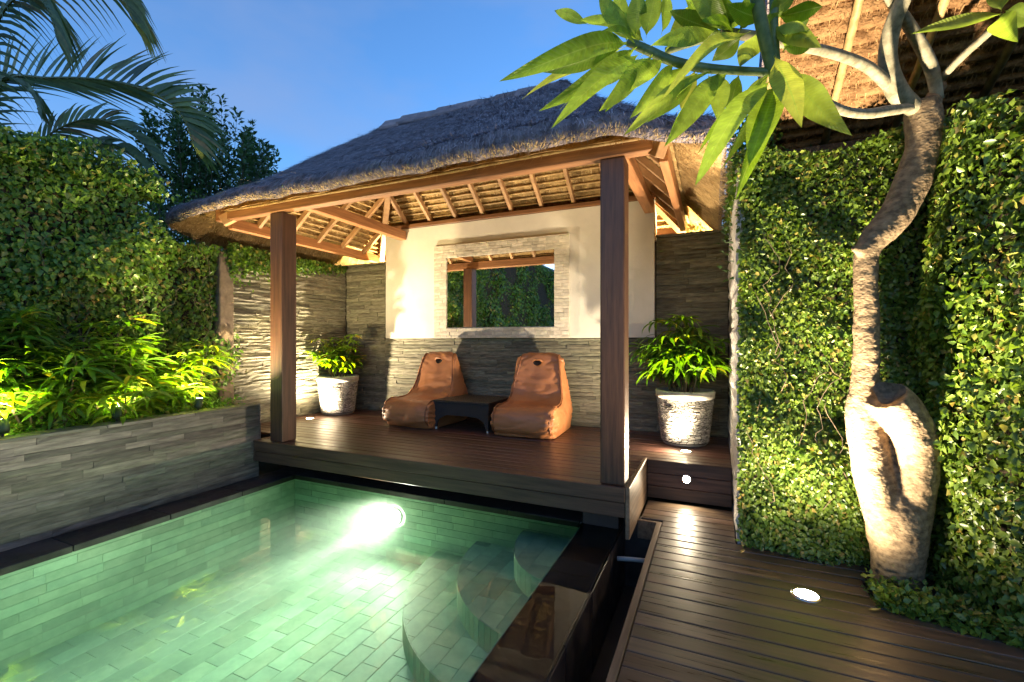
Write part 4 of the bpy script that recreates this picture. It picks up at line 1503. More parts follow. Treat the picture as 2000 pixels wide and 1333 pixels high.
# right: wall A parallel to the back wall, wall B along the right side
ra = empty('creeper_wall', (.7, 3.4, -.4), 'bright climbing-fig wall behind the frangipani tree', 'hedge')
put('wall_core', mesh('wall_core', boxv(.20, 1.65, 3.37, 3.5, -.46, 2.22), BOXF, MT['soil']), ra)
n = 52000
Q = np.stack([.15 + 1.42 * rng.random(n), np.full(n, 3.33), -.34 + 2.66 * rng.random(n)], 1)
top = 2.24 + .10 * snoise(Q * np.array([1, 0, 0]), 7, 3)
Q = Q[Q[:, 2] < top]
Q[:, 1] -= np.clip(.075 * snoise(Q, 4.5, 11) + .06 * snoise(Q, 11, 12), -.05, .20) + rng.uniform(-.02, .04, len(Q)) + .10 * np.clip((Q[:, 0] - 1.1) / .4, 0, 1)
tag(put('leaves', creeper(Q, np.tile([0, -1.0, .25], (len(Q), 1)), .031, MT['ivy_r']), ra), kind='stuff')

n = 5200
Q = np.stack([.10 + .30 * rng.random(n), 3.35 + 1.9 * rng.random(n), 2.05 + .50 * rng.random(n) ** 1.4], 1)
tag(put('wall_top_leaves', creeper(Q, unit(rng.normal(size=(n, 3)) + [-.6, -.8, .6]), .042, MT['ivy']), ra), kind='stuff')

rb = empty('creeper_wall', (1.4, 2.8, -.4), 'leafy creeper wall bulging forward at the right edge, nearest the camera', 'hedge')
PB = np.array([(1.16, 3.34), (1.09, 3.08), (1.10, 2.90), (1.19, 2.74), (1.36, 2.60), (1.62, 2.46), (1.95, 2.32)])


def path_b(t):
    seg = np.linalg.norm(np.diff(PB, axis=0), axis=1); cum = np.concatenate([[0], np.cumsum(seg)])
    u = t * cum[-1]
    i = np.clip(np.searchsorted(cum, u, side='right') - 1, 0, len(seg) - 1)
    f = (u - cum[i]) / seg[i]
    p = PB[i] + (PB[i + 1] - PB[i]) * f[:, None]
    d = (PB[i + 1] - PB[i]) / seg[i][:, None]
    return p, np.stack([d[:, 1], -d[:, 0]], 1)


V, Fc = [], []
for (x, y) in PB:
    V += [(x + .10, y + .07, -.46), (x + .10, y + .07, 2.05)]
V += [(1.95, 3.4, -.46), (1.95, 3.4, 2.05)]
for k in range(len(PB)): Fc.append((2 * k, 2 * k + 2, 2 * k + 3, 2 * k + 1))
put('wall_core', mesh('wall_core', V, Fc, MT['soil']), rb)
n = 25000
p_, nn = path_b(rng.random(n))
Q = np.stack([p_[:, 0], p_[:, 1], -.34 + 2.5 * rng.random(n)], 1)
N_ = np.stack([np.where(nn[:, 0] > .4, -nn[:, 0], nn[:, 0]), -np.abs(nn[:, 1]), np.full(n, .25)], 1)
off_ = np.clip(.07 * snoise(Q, 4, 21) + .05 * snoise(Q, 11, 22), -.05, .14) + rng.uniform(-.03, .04, n)
Q[:, :2] += N_[:, :2] * off_[:, None]
top = 2.05 + .13 * snoise(np.stack([p_[:, 0], p_[:, 1], p_[:, 0] * 0], 1), 6, 23)
kp = Q[:, 2] < top
tag(put('leaves', creeper(Q[kp], N_[kp], .037, MT['ivy_r']), rb), kind='stuff')


def creeper_stems(parent, start_fn, count, seed):
    r = random.Random(seed)
    SV, SF = [], []
    for k in range(count):
        pts = start_fn(r)
        tv, tf = tube(pts, [.0022] * len(pts), 4)
        o_ = len(SV); SV += tv; SF += [tuple(i + o_ for i in f) for f in tf]
    tag(put('creeper_stems', mesh('creeper_stems', SV, SF, MT['trunk'], True), parent), kind='stuff')


def stems_a(r):
    x, z = r.uniform(.2, 1.2), r.uniform(-.3, 1.4); pts = []
    for k in range(12):
        pts.append((x, 3.27 - r.uniform(0, .05), z)); x += r.uniform(-.05, .05); z += r.uniform(.02, .09)
    return pts


def stems_l(r):
    y, z = r.uniform(1.0, 3.3), r.uniform(.3, 1.4); pts = []
    for k in range(12):
        pts.append((-5.0 + r.uniform(0, .06), y, z)); y += r.uniform(-.07, .07); z += r.uniform(.02, .09)
    return pts


creeper_stems(ra, stems_a, 8, 1)
creeper_stems(lh, stems_l, 30, 2)

# soil pocket and ground cover at the foot of the tree
V = [(.74, 2.80, -.325), (1.5, 2.62, -.325), (1.5, 3.4, -.325), (.80, 3.4, -.325)]
tag(put('tree_pit', mesh('tree_pit', V, [(0, 1, 2, 3)], MT['soil'])), 'dark soil pocket cut into the deck around the tree', 'soil', kind='structure')
n = 1500
Q = np.stack([.74 + .62 * rng.random(n), 2.79 + .22 * rng.random(n) ** 1.3, -.33 + .11 * rng.random(n) ** 1.5], 1)
Q[:, 1] -= .26 * (Q[:, 0] - .74)
tag(put('ground_cover', leaf_mass('ground_cover', Q, unit(rng.normal(size=(n, 3)) * .6 + [-.2, -.5, 1]), rng.normal(size=(n, 3)) + [-.2, -.4, .3], rng.uniform(.025, .05, n), rng.uniform(.018, .032, n), MT['ivy_r'])), 'small creeping leaves around the foot of the frangipani', 'ground cover', kind='stuff')

# ivy climbing a post up to the villa roof
ip = empty('ivy_post', (1.52, 3.5, -.4), 'post wrapped in dark ivy rising in front of the villa eave', 'ivy')
pc = W(1893, 120, 2.75)
pv, pf = tube([(pc.x, pc.y, -.4), (pc.x, pc.y, 3.3)], [.05, .05], 10)
put('post', mesh('post', pv, pf, MT['trunk'], True), ip)
n = 2600
a = rng.random(n) * 6.283; rr = .05 + .07 * rng.random(n)
Q = np.stack([pc.x + rr * np.cos(a), pc.y + rr * np.sin(a), 1.9 + 1.5 * rng.random(n)], 1)
tag(put('leaves', creeper(Q, np.stack([np.cos(a), np.sin(a), a * 0], 1), .042, MT['ivy']), ip), kind='stuff')


# ================================================================== VILLA ROOF (underside, upper right)
vr = empty('villa_roof', (1.4, 2.4, 2.6), 'overhanging villa roof showing warm rows of thatch and bamboo rafters', 'roof')
VE, VZ, VS = 3.78, 2.26, .50     # eave line, its height, slope


def vpt(x, y, dz=0): return Vector((x, y, VZ + VS * (VE - y) + dz))


vn = Vector((0, VS, 1)).normalized()
rows = 30
yy = VE
k = 0
while yy > .9:
    st_ = .075
    V, Fc = [], []
    nu = 36
    for i in range(nu + 1):
        x = .28 + 2.6 * i / nu
        w = mnoise.noise(Vector((x * 5, yy * 7, 0))) * .010
        for (f, dz) in ((0, .05), (.10, -.015), (.32, -.045), (.62, -.042), (.9, -.012), (1.0, .05)):
            p = vpt(x, yy - st_ * f, dz + w)
            V.append(p)
    for i in range(nu):
        for j in range(5): Fc.append((i * 6 + j, i * 6 + j + 1, i * 6 + 7 + j, i * 6 + 6 + j))
    row = put('thatch_row', mesh('thatch_row', V, Fc, MT['straw_brown'] if 'straw_brown' in MT else MT['straw_in'], True), vr)
    m = 420
    X_ = .28 + 2.6 * rng.random(m); f = rng.random(m)
    Pn = np.array([tuple(vpt(x_, yy - st_ * f_, -.050 * math.sin(math.pi * f_))) for x_, f_ in zip(X_, f)])
    Dn = np.tile([0, 1.0, -VS - .25], (m, 1)) + rng.normal(size=(m, 3)) * .22
    tag(put('loose_straw', straw_mass('loose_straw', Pn, Dn, np.tile(np.array(vn), (m, 1)), rng.uniform(.025, .055, m), rng.uniform(.002, .005, m), MT['straw_orange']), row), kind='stuff')
    yy -= st_; k += 1
for x in (.30, .66, 1.02, 1.38, 1.74, 2.1):
    tv, tf = tube([vpt(x, VE, -.07), vpt(x, 2.6, -.07), vpt(x, .9, -.07)], [.021, .021, .021], 10)
    put('rafter', mesh('rafter', tv, tf, MT['bamboo'], True), vr)
V = [vpt(.26, VE + .06, .05), vpt(2.9, VE + .06, .05), vpt(2.9, .85, .05), vpt(.26, .85, .05), vpt(.26, VE + .06, .25), vpt(2.9, VE + .06, .25), vpt(2.9, .85, .25), vpt(.26, .85, .25)]
put('thatch', mesh('thatch', V, BOXF, MT['thatch_grey']), vr)


# ================================================================== FRANGIPANI
fr_ = empty('frangipani_tree', W(1752, 1180, 2.36), 'gnarled frangipani tree with forked pale trunk and big drooping leaves', 'tree')
PXM = 1 / F


def trunk_back(d): return .11 * min(1, max(0, (d - 1.7) / .5))


def limb(ctrl, n=26, sides=16):
    c = np.array([list(W(px, py, d + trunk_back(d))) + [r * (d + trunk_back(d)) * PXM * (.80 if d > 2.2 else 1)] for (px, py, d, r) in ctrl])
    q = spline(c, n)
    return tube(q[:, :3], np.maximum(q[:, 3], .004), sides)


parts = [
    limb([(1752, 1215, 2.37, 60), (1750, 1160, 2.36, 49), (1752, 1090, 2.34, 54), (1752, 1030, 2.33, 62), (1752, 985, 2.33, 56), (1748, 950, 2.33, 36)]),
    limb([(1740, 1040, 2.33, 48), (1711, 950, 2.35, 42), (1694, 860, 2.37, 40), (1686, 790, 2.37, 36), (1690, 740, 2.35, 29), (1692, 680, 2.34, 27), (1692, 600, 2.33, 26),
          (1690, 520, 2.32, 25), (1702, 475, 2.31, 30), (1742, 430, 2.30, 36), (1778, 365, 2.28, 37), (1800, 290, 2.26, 35), (1803, 235, 2.25, 37), (1800, 195, 2.24, 34)], 60),
    limb([(1764, 1040, 2.33, 50), (1784, 960, 2.29, 44), (1791, 890, 2.26, 44), (1778, 835, 2.25, 47), (1752, 795, 2.25, 48), (1733, 772, 2.24, 44)], 30),
    limb([(1700, 480, 2.31, 24), (1678, 488, 2.29, 14), (1664, 484, 2.28, 7)], 8),
    limb([(1808, 230, 2.25, 26), (1828, 180, 2.25, 15), (1842, 165, 2.25, 10)], 8),
]
V, Fc = [], []
for tv, tf in parts:
    o_ = len(V); V += tv; Fc += [tuple(i + o_ for i in f) for f in tf]
tm = mesh('trunk', V, Fc, MT['bark'], True)
tmp = bpy.data.objects.new('tmp', tm); COL.objects.link(tmp)
mod = tmp.modifiers.new('r', 'REMESH'); mod.mode = 'VOXEL'; mod.voxel_size = .011
mod2 = tmp.modifiers.new('s', 'SMOOTH'); mod2.factor = .5; mod2.iterations = 3
dg = bpy.context.evaluated_depsgraph_get()
tm2 = bpy.data.meshes.new_from_object(tmp.evaluated_get(dg))
bpy.data.objects.remove(tmp)
bm = bmesh.new(); bm.from_mesh(tm2)
bmesh.ops.subdivide_edges(bm, edges=bm.edges[:], cuts=1, use_grid_fill=True)
bm.normal_update()
for v in bm.verts:
    p = v.co
    ring = 0
    lump = mnoise.noise(p * 9) * .006 + mnoise.noise(p * 26) * .003 + mnoise.noise(p * 70) * .0016
    v.co = p + v.normal * (ring + lump)
bm.to_mesh(tm2); bm.free()
tm2.name = 'trunk'
tm2.materials.clear(); tm2.materials.append(MT['bark'])
tm2.polygons.foreach_set('use_smooth', [True] * len(tm2.polygons))
put('trunk', tm2, fr_)
# hollow cut face of the sawn limb
c0 = W(1735, 766, 2.30); ax = (W(1718, 732, 2.21) - c0).normalized()
s0 = ax.orthogonal().normalized(); s1 = ax.cross(s0)
V = []
for k in range(20):
    a = 2 * math.pi * k / 20
    V.append(c0 + (s0 * math.cos(a) + s1 * math.sin(a)) * .062 * (1 + .18 * math.sin(3 * a)) + ax * .006 * math.sin(2 * a))
for k in range(20):
    a = 2 * math.pi * k / 20
    V.append(c0 + (s0 * math.cos(a) + s1 * math.sin(a)) * .035 - ax * .02)
V.append(c0 - ax * .05)
Fc = [(k, (k + 1) % 20, 20 + (k + 1) % 20, 20 + k) for k in range(20)] + [(20 + k, 20 + (k + 1) % 20, 40) for k in range(20)]
put('cut_face', mesh('cut_face', V, Fc, MT['cutwood'], True), fr_)

branches = [
    ('bark_thin', [(1788, 215, 2.24, 20), (1752, 178, 2.20, 18), (1734, 120, 2.15, 16), (1742, 55, 2.08, 15), (1768, -10, 2.0, 14), (1790, -60, 1.95, 12)]),
    ('bark_thin', [(1832, 195, 2.24, 12), (1818, 130, 2.2, 12), (1782, 60, 2.12, 11), (1745, 5, 2.05, 10), (1720, -40, 2.0, 9)]),
    ('bark_thin', [(1735, 165, 2.19, 11), (1690, 128, 2.1, 10), (1620, 102, 1.95, 10), (1540, 86, 1.75, 10), (1478, 72, 1.62, 10), (1410, 62, 1.6, 9)]),
    ('bark_thin', [(1782, 210, 2.23, 10), (1735, 216, 2.1, 10), (1690, 222, 1.95, 9), (1640, 214, 1.8, 9), (1580, 180, 1.62, 9), (1515, 145, 1.5, 10)]),
    ('bark_thin', [(1832, 160, 2.24, 8), (1880, 110, 2.1, 7), (1930, 65, 2.0, 7), (1965, 30, 1.95, 6)]),
    ('fgreen', [(1474, -30, 1.45, 12), (1488, 50, 1.47, 12), (1505, 120, 1.5, 12), (1515, 150, 1.5, 10)]),
    ('fgreen', [(1511, -30, 1.52, 8), (1512, 60, 1.52, 8), (1516, 130, 1.5, 8)]),
    ('fgreen', [(1520, 142, 1.5, 8), (1440, 138, 1.55, 8), (1370, 132, 1.62, 9), (1310, 118, 1.68, 9), (1265, 98, 1.72, 9), (1228, 82, 1.75, 8)]),
    ('fgreen', [(1480, 75, 1.62, 9), (1420, 66, 1.66, 9), (1360, 80, 1.7, 8), (1300, 100, 1.72, 7)]),
]
for m_, c in branches:
    tv, tf = limb(c, 24, 10)
    put('branch', mesh('branch', tv, tf, MT[m_], True), fr_)


def frang_leaf(b, t, wpx, roll=0.0, bend=.12, db=1.5, dt=1.5, shape=.62, fold=.22):
    """one big leaf from base pixel b to tip pixel t"""
    p0, p1 = W(b[0], b[1], db), W(t[0], t[1], dt)
    ax = p1 - p0; L = ax.length; ax.normalize()
    view = ((p0 + p1) / 2 - Vector((0, 0, CAMZ))).normalized()
    nrm = -(view - ax * view.dot(ax)).normalized()
    nrm = Matrix.Rotation(roll, 3, ax) @ nrm
    side = ax.cross(nrm).normalized()
    wid = wpx * (db + dt) * .5 * PXM * .88
    V, Fc, UV = [], [], []
    ns, nw = 16, 6
    ph = random.uniform(0, 6); curl = random.uniform(-.5, .35); fold = random.uniform(.02, .42)
    for i in range(ns + 1):
        s_ = i / ns
        # stalk, then a blade widest beyond the middle
        if s_ < .10: hw = .012
        else:
            q = (s_ - .10) / .90
            hw = .40 * (math.sin(math.pi * q ** .78) ** .9) if q < 1 else 0
            hw = max(hw, .012 * (1 - q))
        hw *= wid
        c = p0 + ax * (L * s_) + nrm * (bend * L * (math.sin(math.pi * s_) + .5 * math.sin(2 * math.pi * s_ + ph) * .4))
        for j in range(nw + 1):
            u = j / nw * 2 - 1
            rip = .045 * wid * math.sin(s_ * 8 + ph + u) * abs(u) + curl * hw * u * u
            V.append(c + side * (hw * u) + nrm * (fold * hw * (abs(u) - .5) + rip))
            UV.append((j / nw, s_))
    for i in range(ns):
        for j in range(nw):
            a = i * (nw + 1) + j
            Fc.append((a, a + 1, a + nw + 2, a + nw + 1))
    return put('leaf', mesh('leaf', V, Fc, MT['frang'], True, UV), fr_)


LV = [  # base, tip, width px, roll, bend, depth base, depth tip
    ((1230, 84), (978, 156), 62, .3, .10, 1.75, 1.45), ((1228, 80), (1050, 140), 46, -.5, .08, 1.78, 1.7),
    ((1235, 78), (1132, 40), 52, .9, .10, 1.78, 1.9), ((1150, 48), (1082, 20), 30, .2, .10, 1.9, 2.0),
    ((1240, 92), (1050, 218), 56, -.2, .10, 1.74, 1.5), ((1255, 100), (1077, 249), 58, .35, .08, 1.72, 1.45),
    ((1235, 96), (1095, 215), 36, 1.1, .05, 1.76, 1.8), ((1270, 108), (1168, 218), 60, -.4, .10, 1.70, 1.55),
    ((1285, 116), (1182, 217), 40, .9, .06, 1.70, 1.7), ((1225, 78), (1170, -14), 58, .5, .06, 1.78, 1.75),
    ((1232, 72), (1205, -26), 50, -.6, .05, 1.8, 1.9), ((1240, 72), (1246, -24), 54, .2, .08, 1.78, 1.7),
    ((1262, 76), (1285, -30), 58, -.3, .06, 1.76, 1.7), ((1290, 70), (1300, -20), 44, .8, .05, 1.75, 1.8),
    ((1255, 90), (1160, 30), 40, 1.0, .04, 1.77, 1.9), ((1245, 88), (1172, 62), 40, 1.2, .08, 1.76, 1.6),
    # middle whorl
    ((1400, 62), (1268, 92), 54, .5, .08, 1.62, 1.55), ((1412, 60), (1310, 20), 58, -.5, .10, 1.62, 1.7),
    ((1420, 56), (1345, -20), 60, .3, .08, 1.62, 1.6), ((1430, 56), (1400, -30), 62, -.4, .06, 1.6, 1.5),
    ((1440, 60), (1372, 38), 48, 1.0, .08, 1.6, 1.5), ((1425, 66), (1330, 75), 40, -1.0, .06, 1.62, 1.7),
    ((1480, 62), (1446, 130), 58, .2, .06, 1.56, 1.5), ((1468, 58), (1290, 196), 44, .6, .10, 1.56, 1.35),
    ((1495, 40), (1420, 8), 60, -.3, .08, 1.52, 1.45), ((1500, 30), (1560, -20), 60, .4, .08, 1.52, 1.5),
    ((1508, 50), (1603, 92), 56, -.2, .14, 1.52, 1.4), ((1515, 30), (1606, 12), 58, .5, .10, 1.52, 1.5),
    ((1520, 60), (1580, 60), 46, 1.0, .10, 1.52, 1.4), ((1470, 30), (1388, 52), 50, .6, .08, 1.55, 1.6),
    # hanging leaves along the lower stem
    ((1372, 134), (1220, 262), 46, .2, .06, 1.62, 1.5), ((1395, 136), (1236, 256), 36, .8, .05, 1.6, 1.55),
    ((1365, 140), (1262, 240), 50, -.6, .05, 1.63, 1.65), ((1405, 140), (1296, 288), 58, -.15, .06, 1.58, 1.45),
    ((1395, 142), (1306, 268), 40, .9, .04, 1.6, 1.6), ((1412, 142), (1330, 230), 56, .4, .05, 1.58, 1.6),
    ((1402, 140), (1402, 238), 54, -.2, .06, 1.58, 1.55), ((1360, 134), (1330, 215), 48, .5, .05, 1.64, 1.7),
    ((1385, 140), (1372, 225), 44, -.7, .04, 1.62, 1.7),
    # front whorl, largest in view
    ((1508, 150), (1358, 356), 74, .55, .06, 1.48, 1.25), ((1500, 152), (1365, 300), 50, 1.05, .04, 1.5, 1.4),
    ((1508, 160), (1436, 392), 50, -.35, .05, 1.5, 1.35), ((1518, 165), (1462, 324), 84, .15, .05, 1.48, 1.35),
    ((1512, 112), (1566, 250), 74, -.2, .10, 1.48, 1.3), ((1540, 140), (1668, 266), 76, .2, .16, 1.48, 1.3),
    ((1505, 140), (1440, 235), 46, .8, .06, 1.5, 1.55), ((1515, 148), (1600, 205), 46, 1.0, .12, 1.5, 1.6),
    ((1500, 150), (1410, 330), 44, -.9, .04, 1.52, 1.6),
    # more leaves deeper in the crown
    ((1235, 90), (1020, 195), 40, .9, .06, 1.8, 1.75), ((1240, 80), (1100, 95), 44, -.8, .08, 1.8, 1.9), ((1262, 104), (1120, 180), 40, -.9, .06, 1.75, 1.85),
    ((1300, 112), (1205, 190), 50, .2, .06, 1.70, 1.6), ((1320, 118), (1230, 232), 48, -.3, .05, 1.68, 1.6), ((1345, 126), (1262, 205), 40, .7, .05, 1.66, 1.75),
    ((1300, 100), (1350, 10), 52, .5, .05, 1.7, 1.75), ((1330, 92), (1395, 20), 52, -.6, .06, 1.68, 1.7), ((1380, 70), (1330, -10), 56, .9, .05, 1.66, 1.8),
    ((1440, 64), (1480, -20), 54, .6, .06, 1.58, 1.6), ((1450, 70), (1390, 120), 52, -.4, .06, 1.58, 1.65), ((1470, 76), (1530, 20), 54, .9, .06, 1.56, 1.5),
    ((1425, 140), (1350, 200), 44, .5, .05, 1.56, 1.6), ((1445, 142), (1420, 220), 48, -.5, .05, 1.55, 1.6), ((1530, 100), (1575, 30), 54, -.5, .06, 1.52, 1.6),
    ((1525, 95), (1600, 70), 44, .7, .08, 1.52, 1.6), ((1260, 84), (1200, 20), 46, -.2, .05, 1.78, 1.85),
    # right-hand leaves
    ((1965, 28), (1778, 68), 34, .4, .10, 1.95, 2.1), ((1952, 30), (1988, 82), 60, .1, .06, 1.9, 1.7),
    ((1960, 20), (2030, 40), 60, .3, .08, 1.9, 1.8), ((1955, 22), (1965, -40), 60, -.3, .06, 1.9, 1.9),
]
for (b, t, w, ro, be, d0, d1_) in LV:
    frang_leaf(b, t, w, ro, be, d0, d1_)

# ================================================================== BACKGROUND PLANTS
def frond(parent, pts, mat, nleaf, length, updir, spread=1.0, both=True, seed=0, width=.055, droop=.35):
    """feather palm frond: rachis through pts with paired leaflets"""
    r = np.random.default_rng(seed)
    q = spline(pts, 40)
    n0 = len(q)
    tv, tf = tube(q, list(np.linspace(.016, .004, n0)), 6)
    V = [tuple(v) for v in tv]; Fc = [tuple(f) for f in tf]
    updir = np.array(updir, float)
    for k in range(nleaf):
        t = .06 + .93 * k / nleaf
        i = int(t * (n0 - 1)); p = q[i]; tan = unit((q[min(i + 1, n0 - 1)] - q[max(i - 1, 0)])[None])[0]
        side = unit(np.cross(tan, updir)[None])[0]; upn = np.cross(side, tan)
        L0 = length * (math.sin(math.pi * (.16 + .80 * t)) ** .7) * r.uniform(.88, 1.1)
        for sg in ((1, -1) if both else (1,)):
            d = unit((tan * (.55 + .5 * t) + (upn * .75 if sg > 0 else upn * .15 - side * .8 * spread) + r.normal(size=3) * .06)[None])[0]
            nb = len(V); seg = 5
            wdir = unit(np.cross(d, np.array([SN, -CS, .2]))[None])[0]
            for s_ in range(seg + 1):
                u = s_ / seg
                pos = p + d * L0 * u + np.array([0, 0, -1.0]) * droop * L0 * u * u
                w = width * (.5 + .5 * math.sin(math.pi * min(1, u * 1.4 + .1))) * (1 - u ** 3) * .5 + .0006
                V += [tuple(pos - wdir * w), tuple(pos + wdir * w)]
            for s_ in range(seg):
                b_ = nb + 2 * s_
                Fc.append((b_, b_ + 1, b_ + 3, b_ + 2))
    return put('frond', mesh('frond', V, Fc, mat, True), parent)


cp = W(-60, 330, 6.0)
palm = empty('palm_tree', (cp.x, cp.y, -.46), 'feathery palm arching in from the upper left corner', 'palm')
tv, tf = tube([(cp.x, cp.y, -.46), (cp.x, cp.y, 1.5), (cp.x + .05, cp.y, cp.z)], [.13, .11, .09], 10)
put('trunk', mesh('trunk', tv, tf, MT['trunk'], True), palm)
upv_ = (0, 0, 1)
frond(palm, [cp, W(0, 166, 5.6), W(100, 152, 5.2), W(210, 157, 4.9), W(300, 182, 4.7), W(355, 225, 4.6), W(385, 300, 4.6)], MT['palm'], 58, .82, upv_, seed=1, droop=.22)
frond(palm, [cp, W(20, 330, 5.8), W(100, 260, 5.5), W(180, 232, 5.3), W(260, 262, 5.2), W(320, 330, 5.2)], MT['palm'], 40, .55, upv_, seed=2, droop=.45)
frond(palm, [cp, W(40, 350, 5.9), W(140, 292, 5.8), W(230, 285, 5.7), W(310, 350, 5.6)], MT['palm'], 34, .6, upv_, seed=3, droop=.8)
frond(palm, [cp, W(-60, 60, 5.0), W(40, -40, 4.4), W(150, -60, 4.1), W(225, -25, 4.0), W(268, 50, 4.0)], MT['palm'], 50, .55, upv_, seed=4, droop=.9)
frond(palm, [cp, W(-30, 200, 5.2), W(-10, 60, 4.6), W(40, -10, 4.3), W(90, 10, 4.2), W(118, 90, 4.2)], MT['palm'], 40, .5, upv_, seed=5, droop=1.1)
frond(palm, [cp, W(-40, 300, 5.8), W(-5, 200, 5.6), W(10, 150, 5.5), W(60, 180, 5.4), W(80, 230, 5.3)], MT['palm'], 30, .4, upv_, seed=6, droop=1.0)


def shoot_bush(name, centre, rx, ry, z0, ztops, label, mat, nshoot, seed, leaf=.075, cat='tree', group=None):
    """dense shrub of upright leafy shoots on a short branching trunk"""
    r = np.random.default_rng(seed)
    e = empty(name, (centre[0], centre[1], -.46), label, cat, group)
    tv, tf = tube([(centre[0], centre[1], -.46), (centre[0] + .05, centre[1], z0 * .5), (centre[0], centre[1], z0 + .4)], [.11, .09, .06], 8)
    put('trunk', mesh('trunk', tv, tf, MT['trunk'], True), e)
    Ps, Ns, Ds = [], [], []
    SV, SF = [], []
    for k in range(nshoot):
        a = r.random() * 6.283; rr = math.sqrt(r.random())
        ox, oy = rr * math.cos(a) * rx, rr * math.sin(a) * ry
        ht = ztops(ox / rx) * (1 - .30 * rr * rr) * r.uniform(.72, 1.03)
        b0 = np.array([centre[0] + ox * .75, centre[1] + oy * .75, z0 + r.uniform(-.3, .5)])
        t0 = np.array([centre[0] + ox * 1.05, centre[1] + oy * 1.05, max(z0 + ht, b0[2] + .4)])
        m = int((t0[2] - b0[2]) * 62)
        u = r.random(m) ** .85
        ax = unit((t0 - b0)[None])[0]
        an = r.random(m) * 6.283
        s0_ = unit(np.cross(ax, [0, 1, .1])[None])[0]; s1_ = np.cross(ax, s0_)
        out_ = s0_ * np.cos(an)[:, None] + s1_ * np.sin(an)[:, None]
        rad = (.02 + .20 * (1 - u) ** .7) * r.random(m) ** .6
        P0 = b0 + (t0 - b0) * u[:, None] + out_ * rad[:, None]
        Ps.append(P0); Ds.append(unit(out_ * .8 + ax * .7 + r.normal(size=(m, 3)) * .35)); Ns.append(unit(ax * .8 - out_ * .5 + r.normal(size=(m, 3)) * .5))
        tv, tf = tube([b0, (b0 + t0) / 2, t0], [.009, .006, .002], 4)
        o_ = len(SV); SV += tv; SF += [tuple(i + o_ for i in f) for f in tf]
    P0 = np.concatenate(Ps); n = len(P0)
    cr = put('crown', leaf_mass('crown', P0, np.concatenate(Ns), np.concatenate(Ds), leaf * r.uniform(.7, 1.25, n), leaf * r.uniform(.38, .55, n), mat), e)
    tag(cr, kind='stuff')
    tag(put('twigs', mesh('twigs', SV, SF, MT['trunk']), cr), kind='stuff')
    return e


c1 = W(400, 300, 7.4)
shoot_bush('bushy_tree', (c1.x, c1.y), 1.35, .9, 2.4, lambda u: 2.75 - .45 * abs(u + .1), 'dense dark bushy tree with pointed shoots behind the pavilion roof', MT['bush'], 95, 5, .095)
c2 = W(150, 330, 6.6)
shoot_bush('bushy_tree', (c2.x, c2.y), 1.3, .6, 1.6, lambda u: 1.9, 'lower leafy shrub behind the creeper wall under the palm', MT['bush'], 60, 6, .085)
shoot_bush('shrub', (-5.95, 3.75), .42, .9, 1.5, lambda u: 1.45, 'sprawling lit shrub between creeper wall and thatched eave', MT['ivy'], 60, 7, .055, 'shrub')
# foliage glowing behind the back wall, left and right of the plaster panel
gb = 'floodlit shrubs behind the back wall'
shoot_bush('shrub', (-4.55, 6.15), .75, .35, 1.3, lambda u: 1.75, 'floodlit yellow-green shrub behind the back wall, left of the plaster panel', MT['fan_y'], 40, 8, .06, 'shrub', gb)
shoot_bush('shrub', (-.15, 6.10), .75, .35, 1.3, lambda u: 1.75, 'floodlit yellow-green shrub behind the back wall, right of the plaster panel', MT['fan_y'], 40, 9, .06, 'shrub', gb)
shoot_bush('shrub', (.52, 4.3), .38, .75, 1.6, lambda u: 1.25, 'dark shrub filling the gap between pavilion roof and villa roof', MT['bush'], 60, 10, .06, 'shrub')
shoot_bush('shrub', (-2.4, 8.2), 3.6, .5, .6, lambda u: 1.7, 'dark hedge far behind the pavilion', MT['bush'], 80, 11, .10, 'shrub')

# ================================================================== GARDEN LAMPS
def garden_lamp(loc, aim, watts, size, label, blend=.6):
    e = empty('garden_lamp', loc, label, 'light', 'spike lamps among the plants')
    a = Vector(aim).normalized()
    q = a.to_track_quat('Z', 'Y').to_euler()
    tv, tf = tube([(0, 0, -.07), (0, 0, -.06), (0, 0, .02)], [.02, .032, .034], 14)
    put('housing', mesh('housing', tv, tf, MT['lamp_green'], True), e, loc, q)
    put('lens', lens_mesh('lens', .029, .022, MT['glow']), e, loc, q)
    tv, tf = tube([Vector(loc) - a * .05, Vector(loc) - Vector((0, 0, .16))], [.007, .006], 6)
    put('spike', mesh('spike', tv, tf, MT['label_tag'], True), e)
    spot('lamp', Vector(loc) + a * .045, aim, watts, size, blend, .03, e, (1.0, .78, .40))
    return e


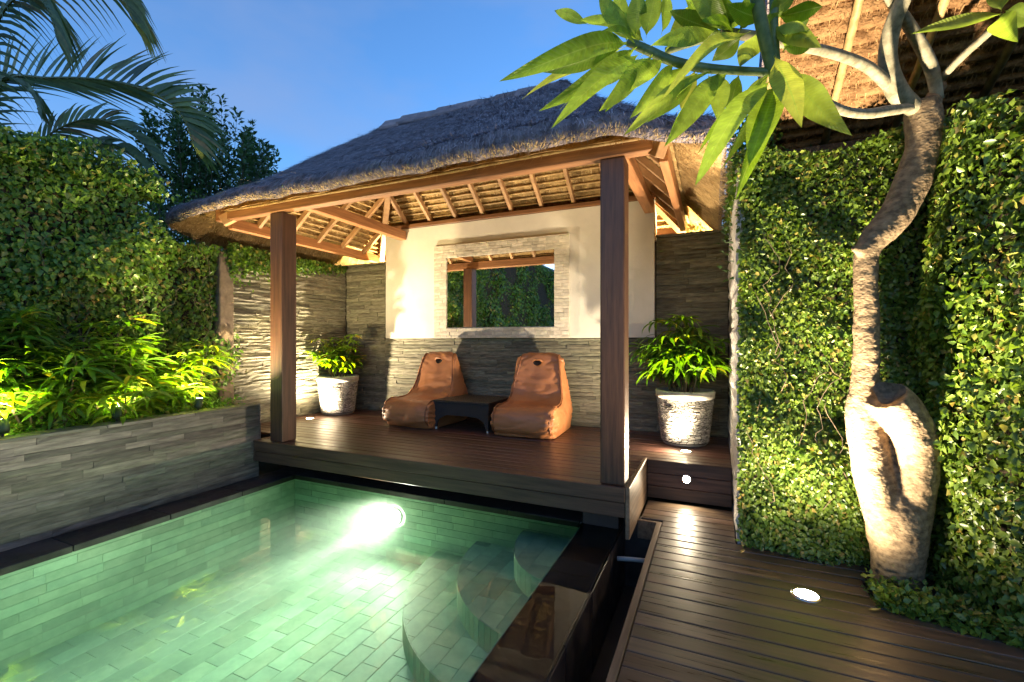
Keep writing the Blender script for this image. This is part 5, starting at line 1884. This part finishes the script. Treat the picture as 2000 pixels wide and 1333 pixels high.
garden_lamp((-4.37, 2.04, PLT + .085), (-.55, .12, 1), W_PLANT, 150, 'spike lamp hidden in the brightest yellow leaves of the planter')
garden_lamp((-4.37, 2.68, PLT + .085), (-.22, .30, 1), W_PLANT * .8, 150, 'spike lamp at the pavilion end of the planter')
garden_lamp((-4.37, 1.40, PLT + .085), (-.55, 0, 1), W_PLANT * .7, 140, 'added spike lamp brightening the creeper at the left edge of the planter')  # added lamp, lifts the leaves of the left hedge
garden_lamp((-4.55, 5.72, 1.55), (0, .35, 1), W_BACK, 150, 'lamp glowing behind the back wall, left of the plaster panel')
garden_lamp((-.22, 5.72, 1.55), (0, .35, 1), W_BACK, 150, 'lamp glowing behind the back wall, right of the plaster panel')

# ================================================================== NEIGHBOUR HOUSE (seen in the mirror only)
nb_ = empty('neighbour_house', (-8.5, -3.5, -.4), 'thatched house beyond the creeper wall, seen in the mirror', 'building')
put('wall', mesh('wall', boxv(-10.5, -7.2, -22, .6, -.46, 2.75), BOXF, MT['wall_white']), nb_)
V = [(-11.2, -23, 2.9), (-6.5, -23, 2.9), (-6.5, 1.2, 2.9), (-11.2, 1.2, 2.9), (-8.85, -21, 5.3), (-8.85, -1.2, 5.3),
     (-11.2, -23, 2.7), (-6.5, -23, 2.7), (-6.5, 1.2, 2.7), (-11.2, 1.2, 2.7)]
put('roof', mesh('roof', V, [(0, 1, 4), (1, 2, 5, 4), (2, 3, 5), (3, 0, 4, 5), (0, 6, 7, 1), (1, 7, 8, 2), (2, 8, 9, 3), (3, 9, 6, 0), (6, 9, 8, 7)], MT['thatch_grey']), nb_)

# ================================================================== SMALL THINGS
for (px, py, rz, lab) in ((1708, 1192, .4, 'small yellow fallen leaf on the lower deck by the tree'), (1450, 1078, 1.2, 'pale fallen leaf on the lower deck near the creeper wall')):
    u, v = (px - 1000) / F, (666 - py) / F
    t = (DZ + .004 - CAMZ) / v
    p = W(px, py, t)
    V = [(-.03, 0, .002), (-.008, .011, .006), (0, 0, .002), (-.008, -.011, .006), (.03, 0, .008), (.012, .009, .007), (.012, -.009, .007)]
    o = put('fallen_leaf', mesh('fallen_leaf', V, [(0, 2, 1), (0, 3, 2), (1, 2, 5), (2, 4, 5), (2, 3, 6), (2, 6, 4)], MT['drytag']), None, p, (0, 0, rz))
    tag(o, lab, 'leaf')
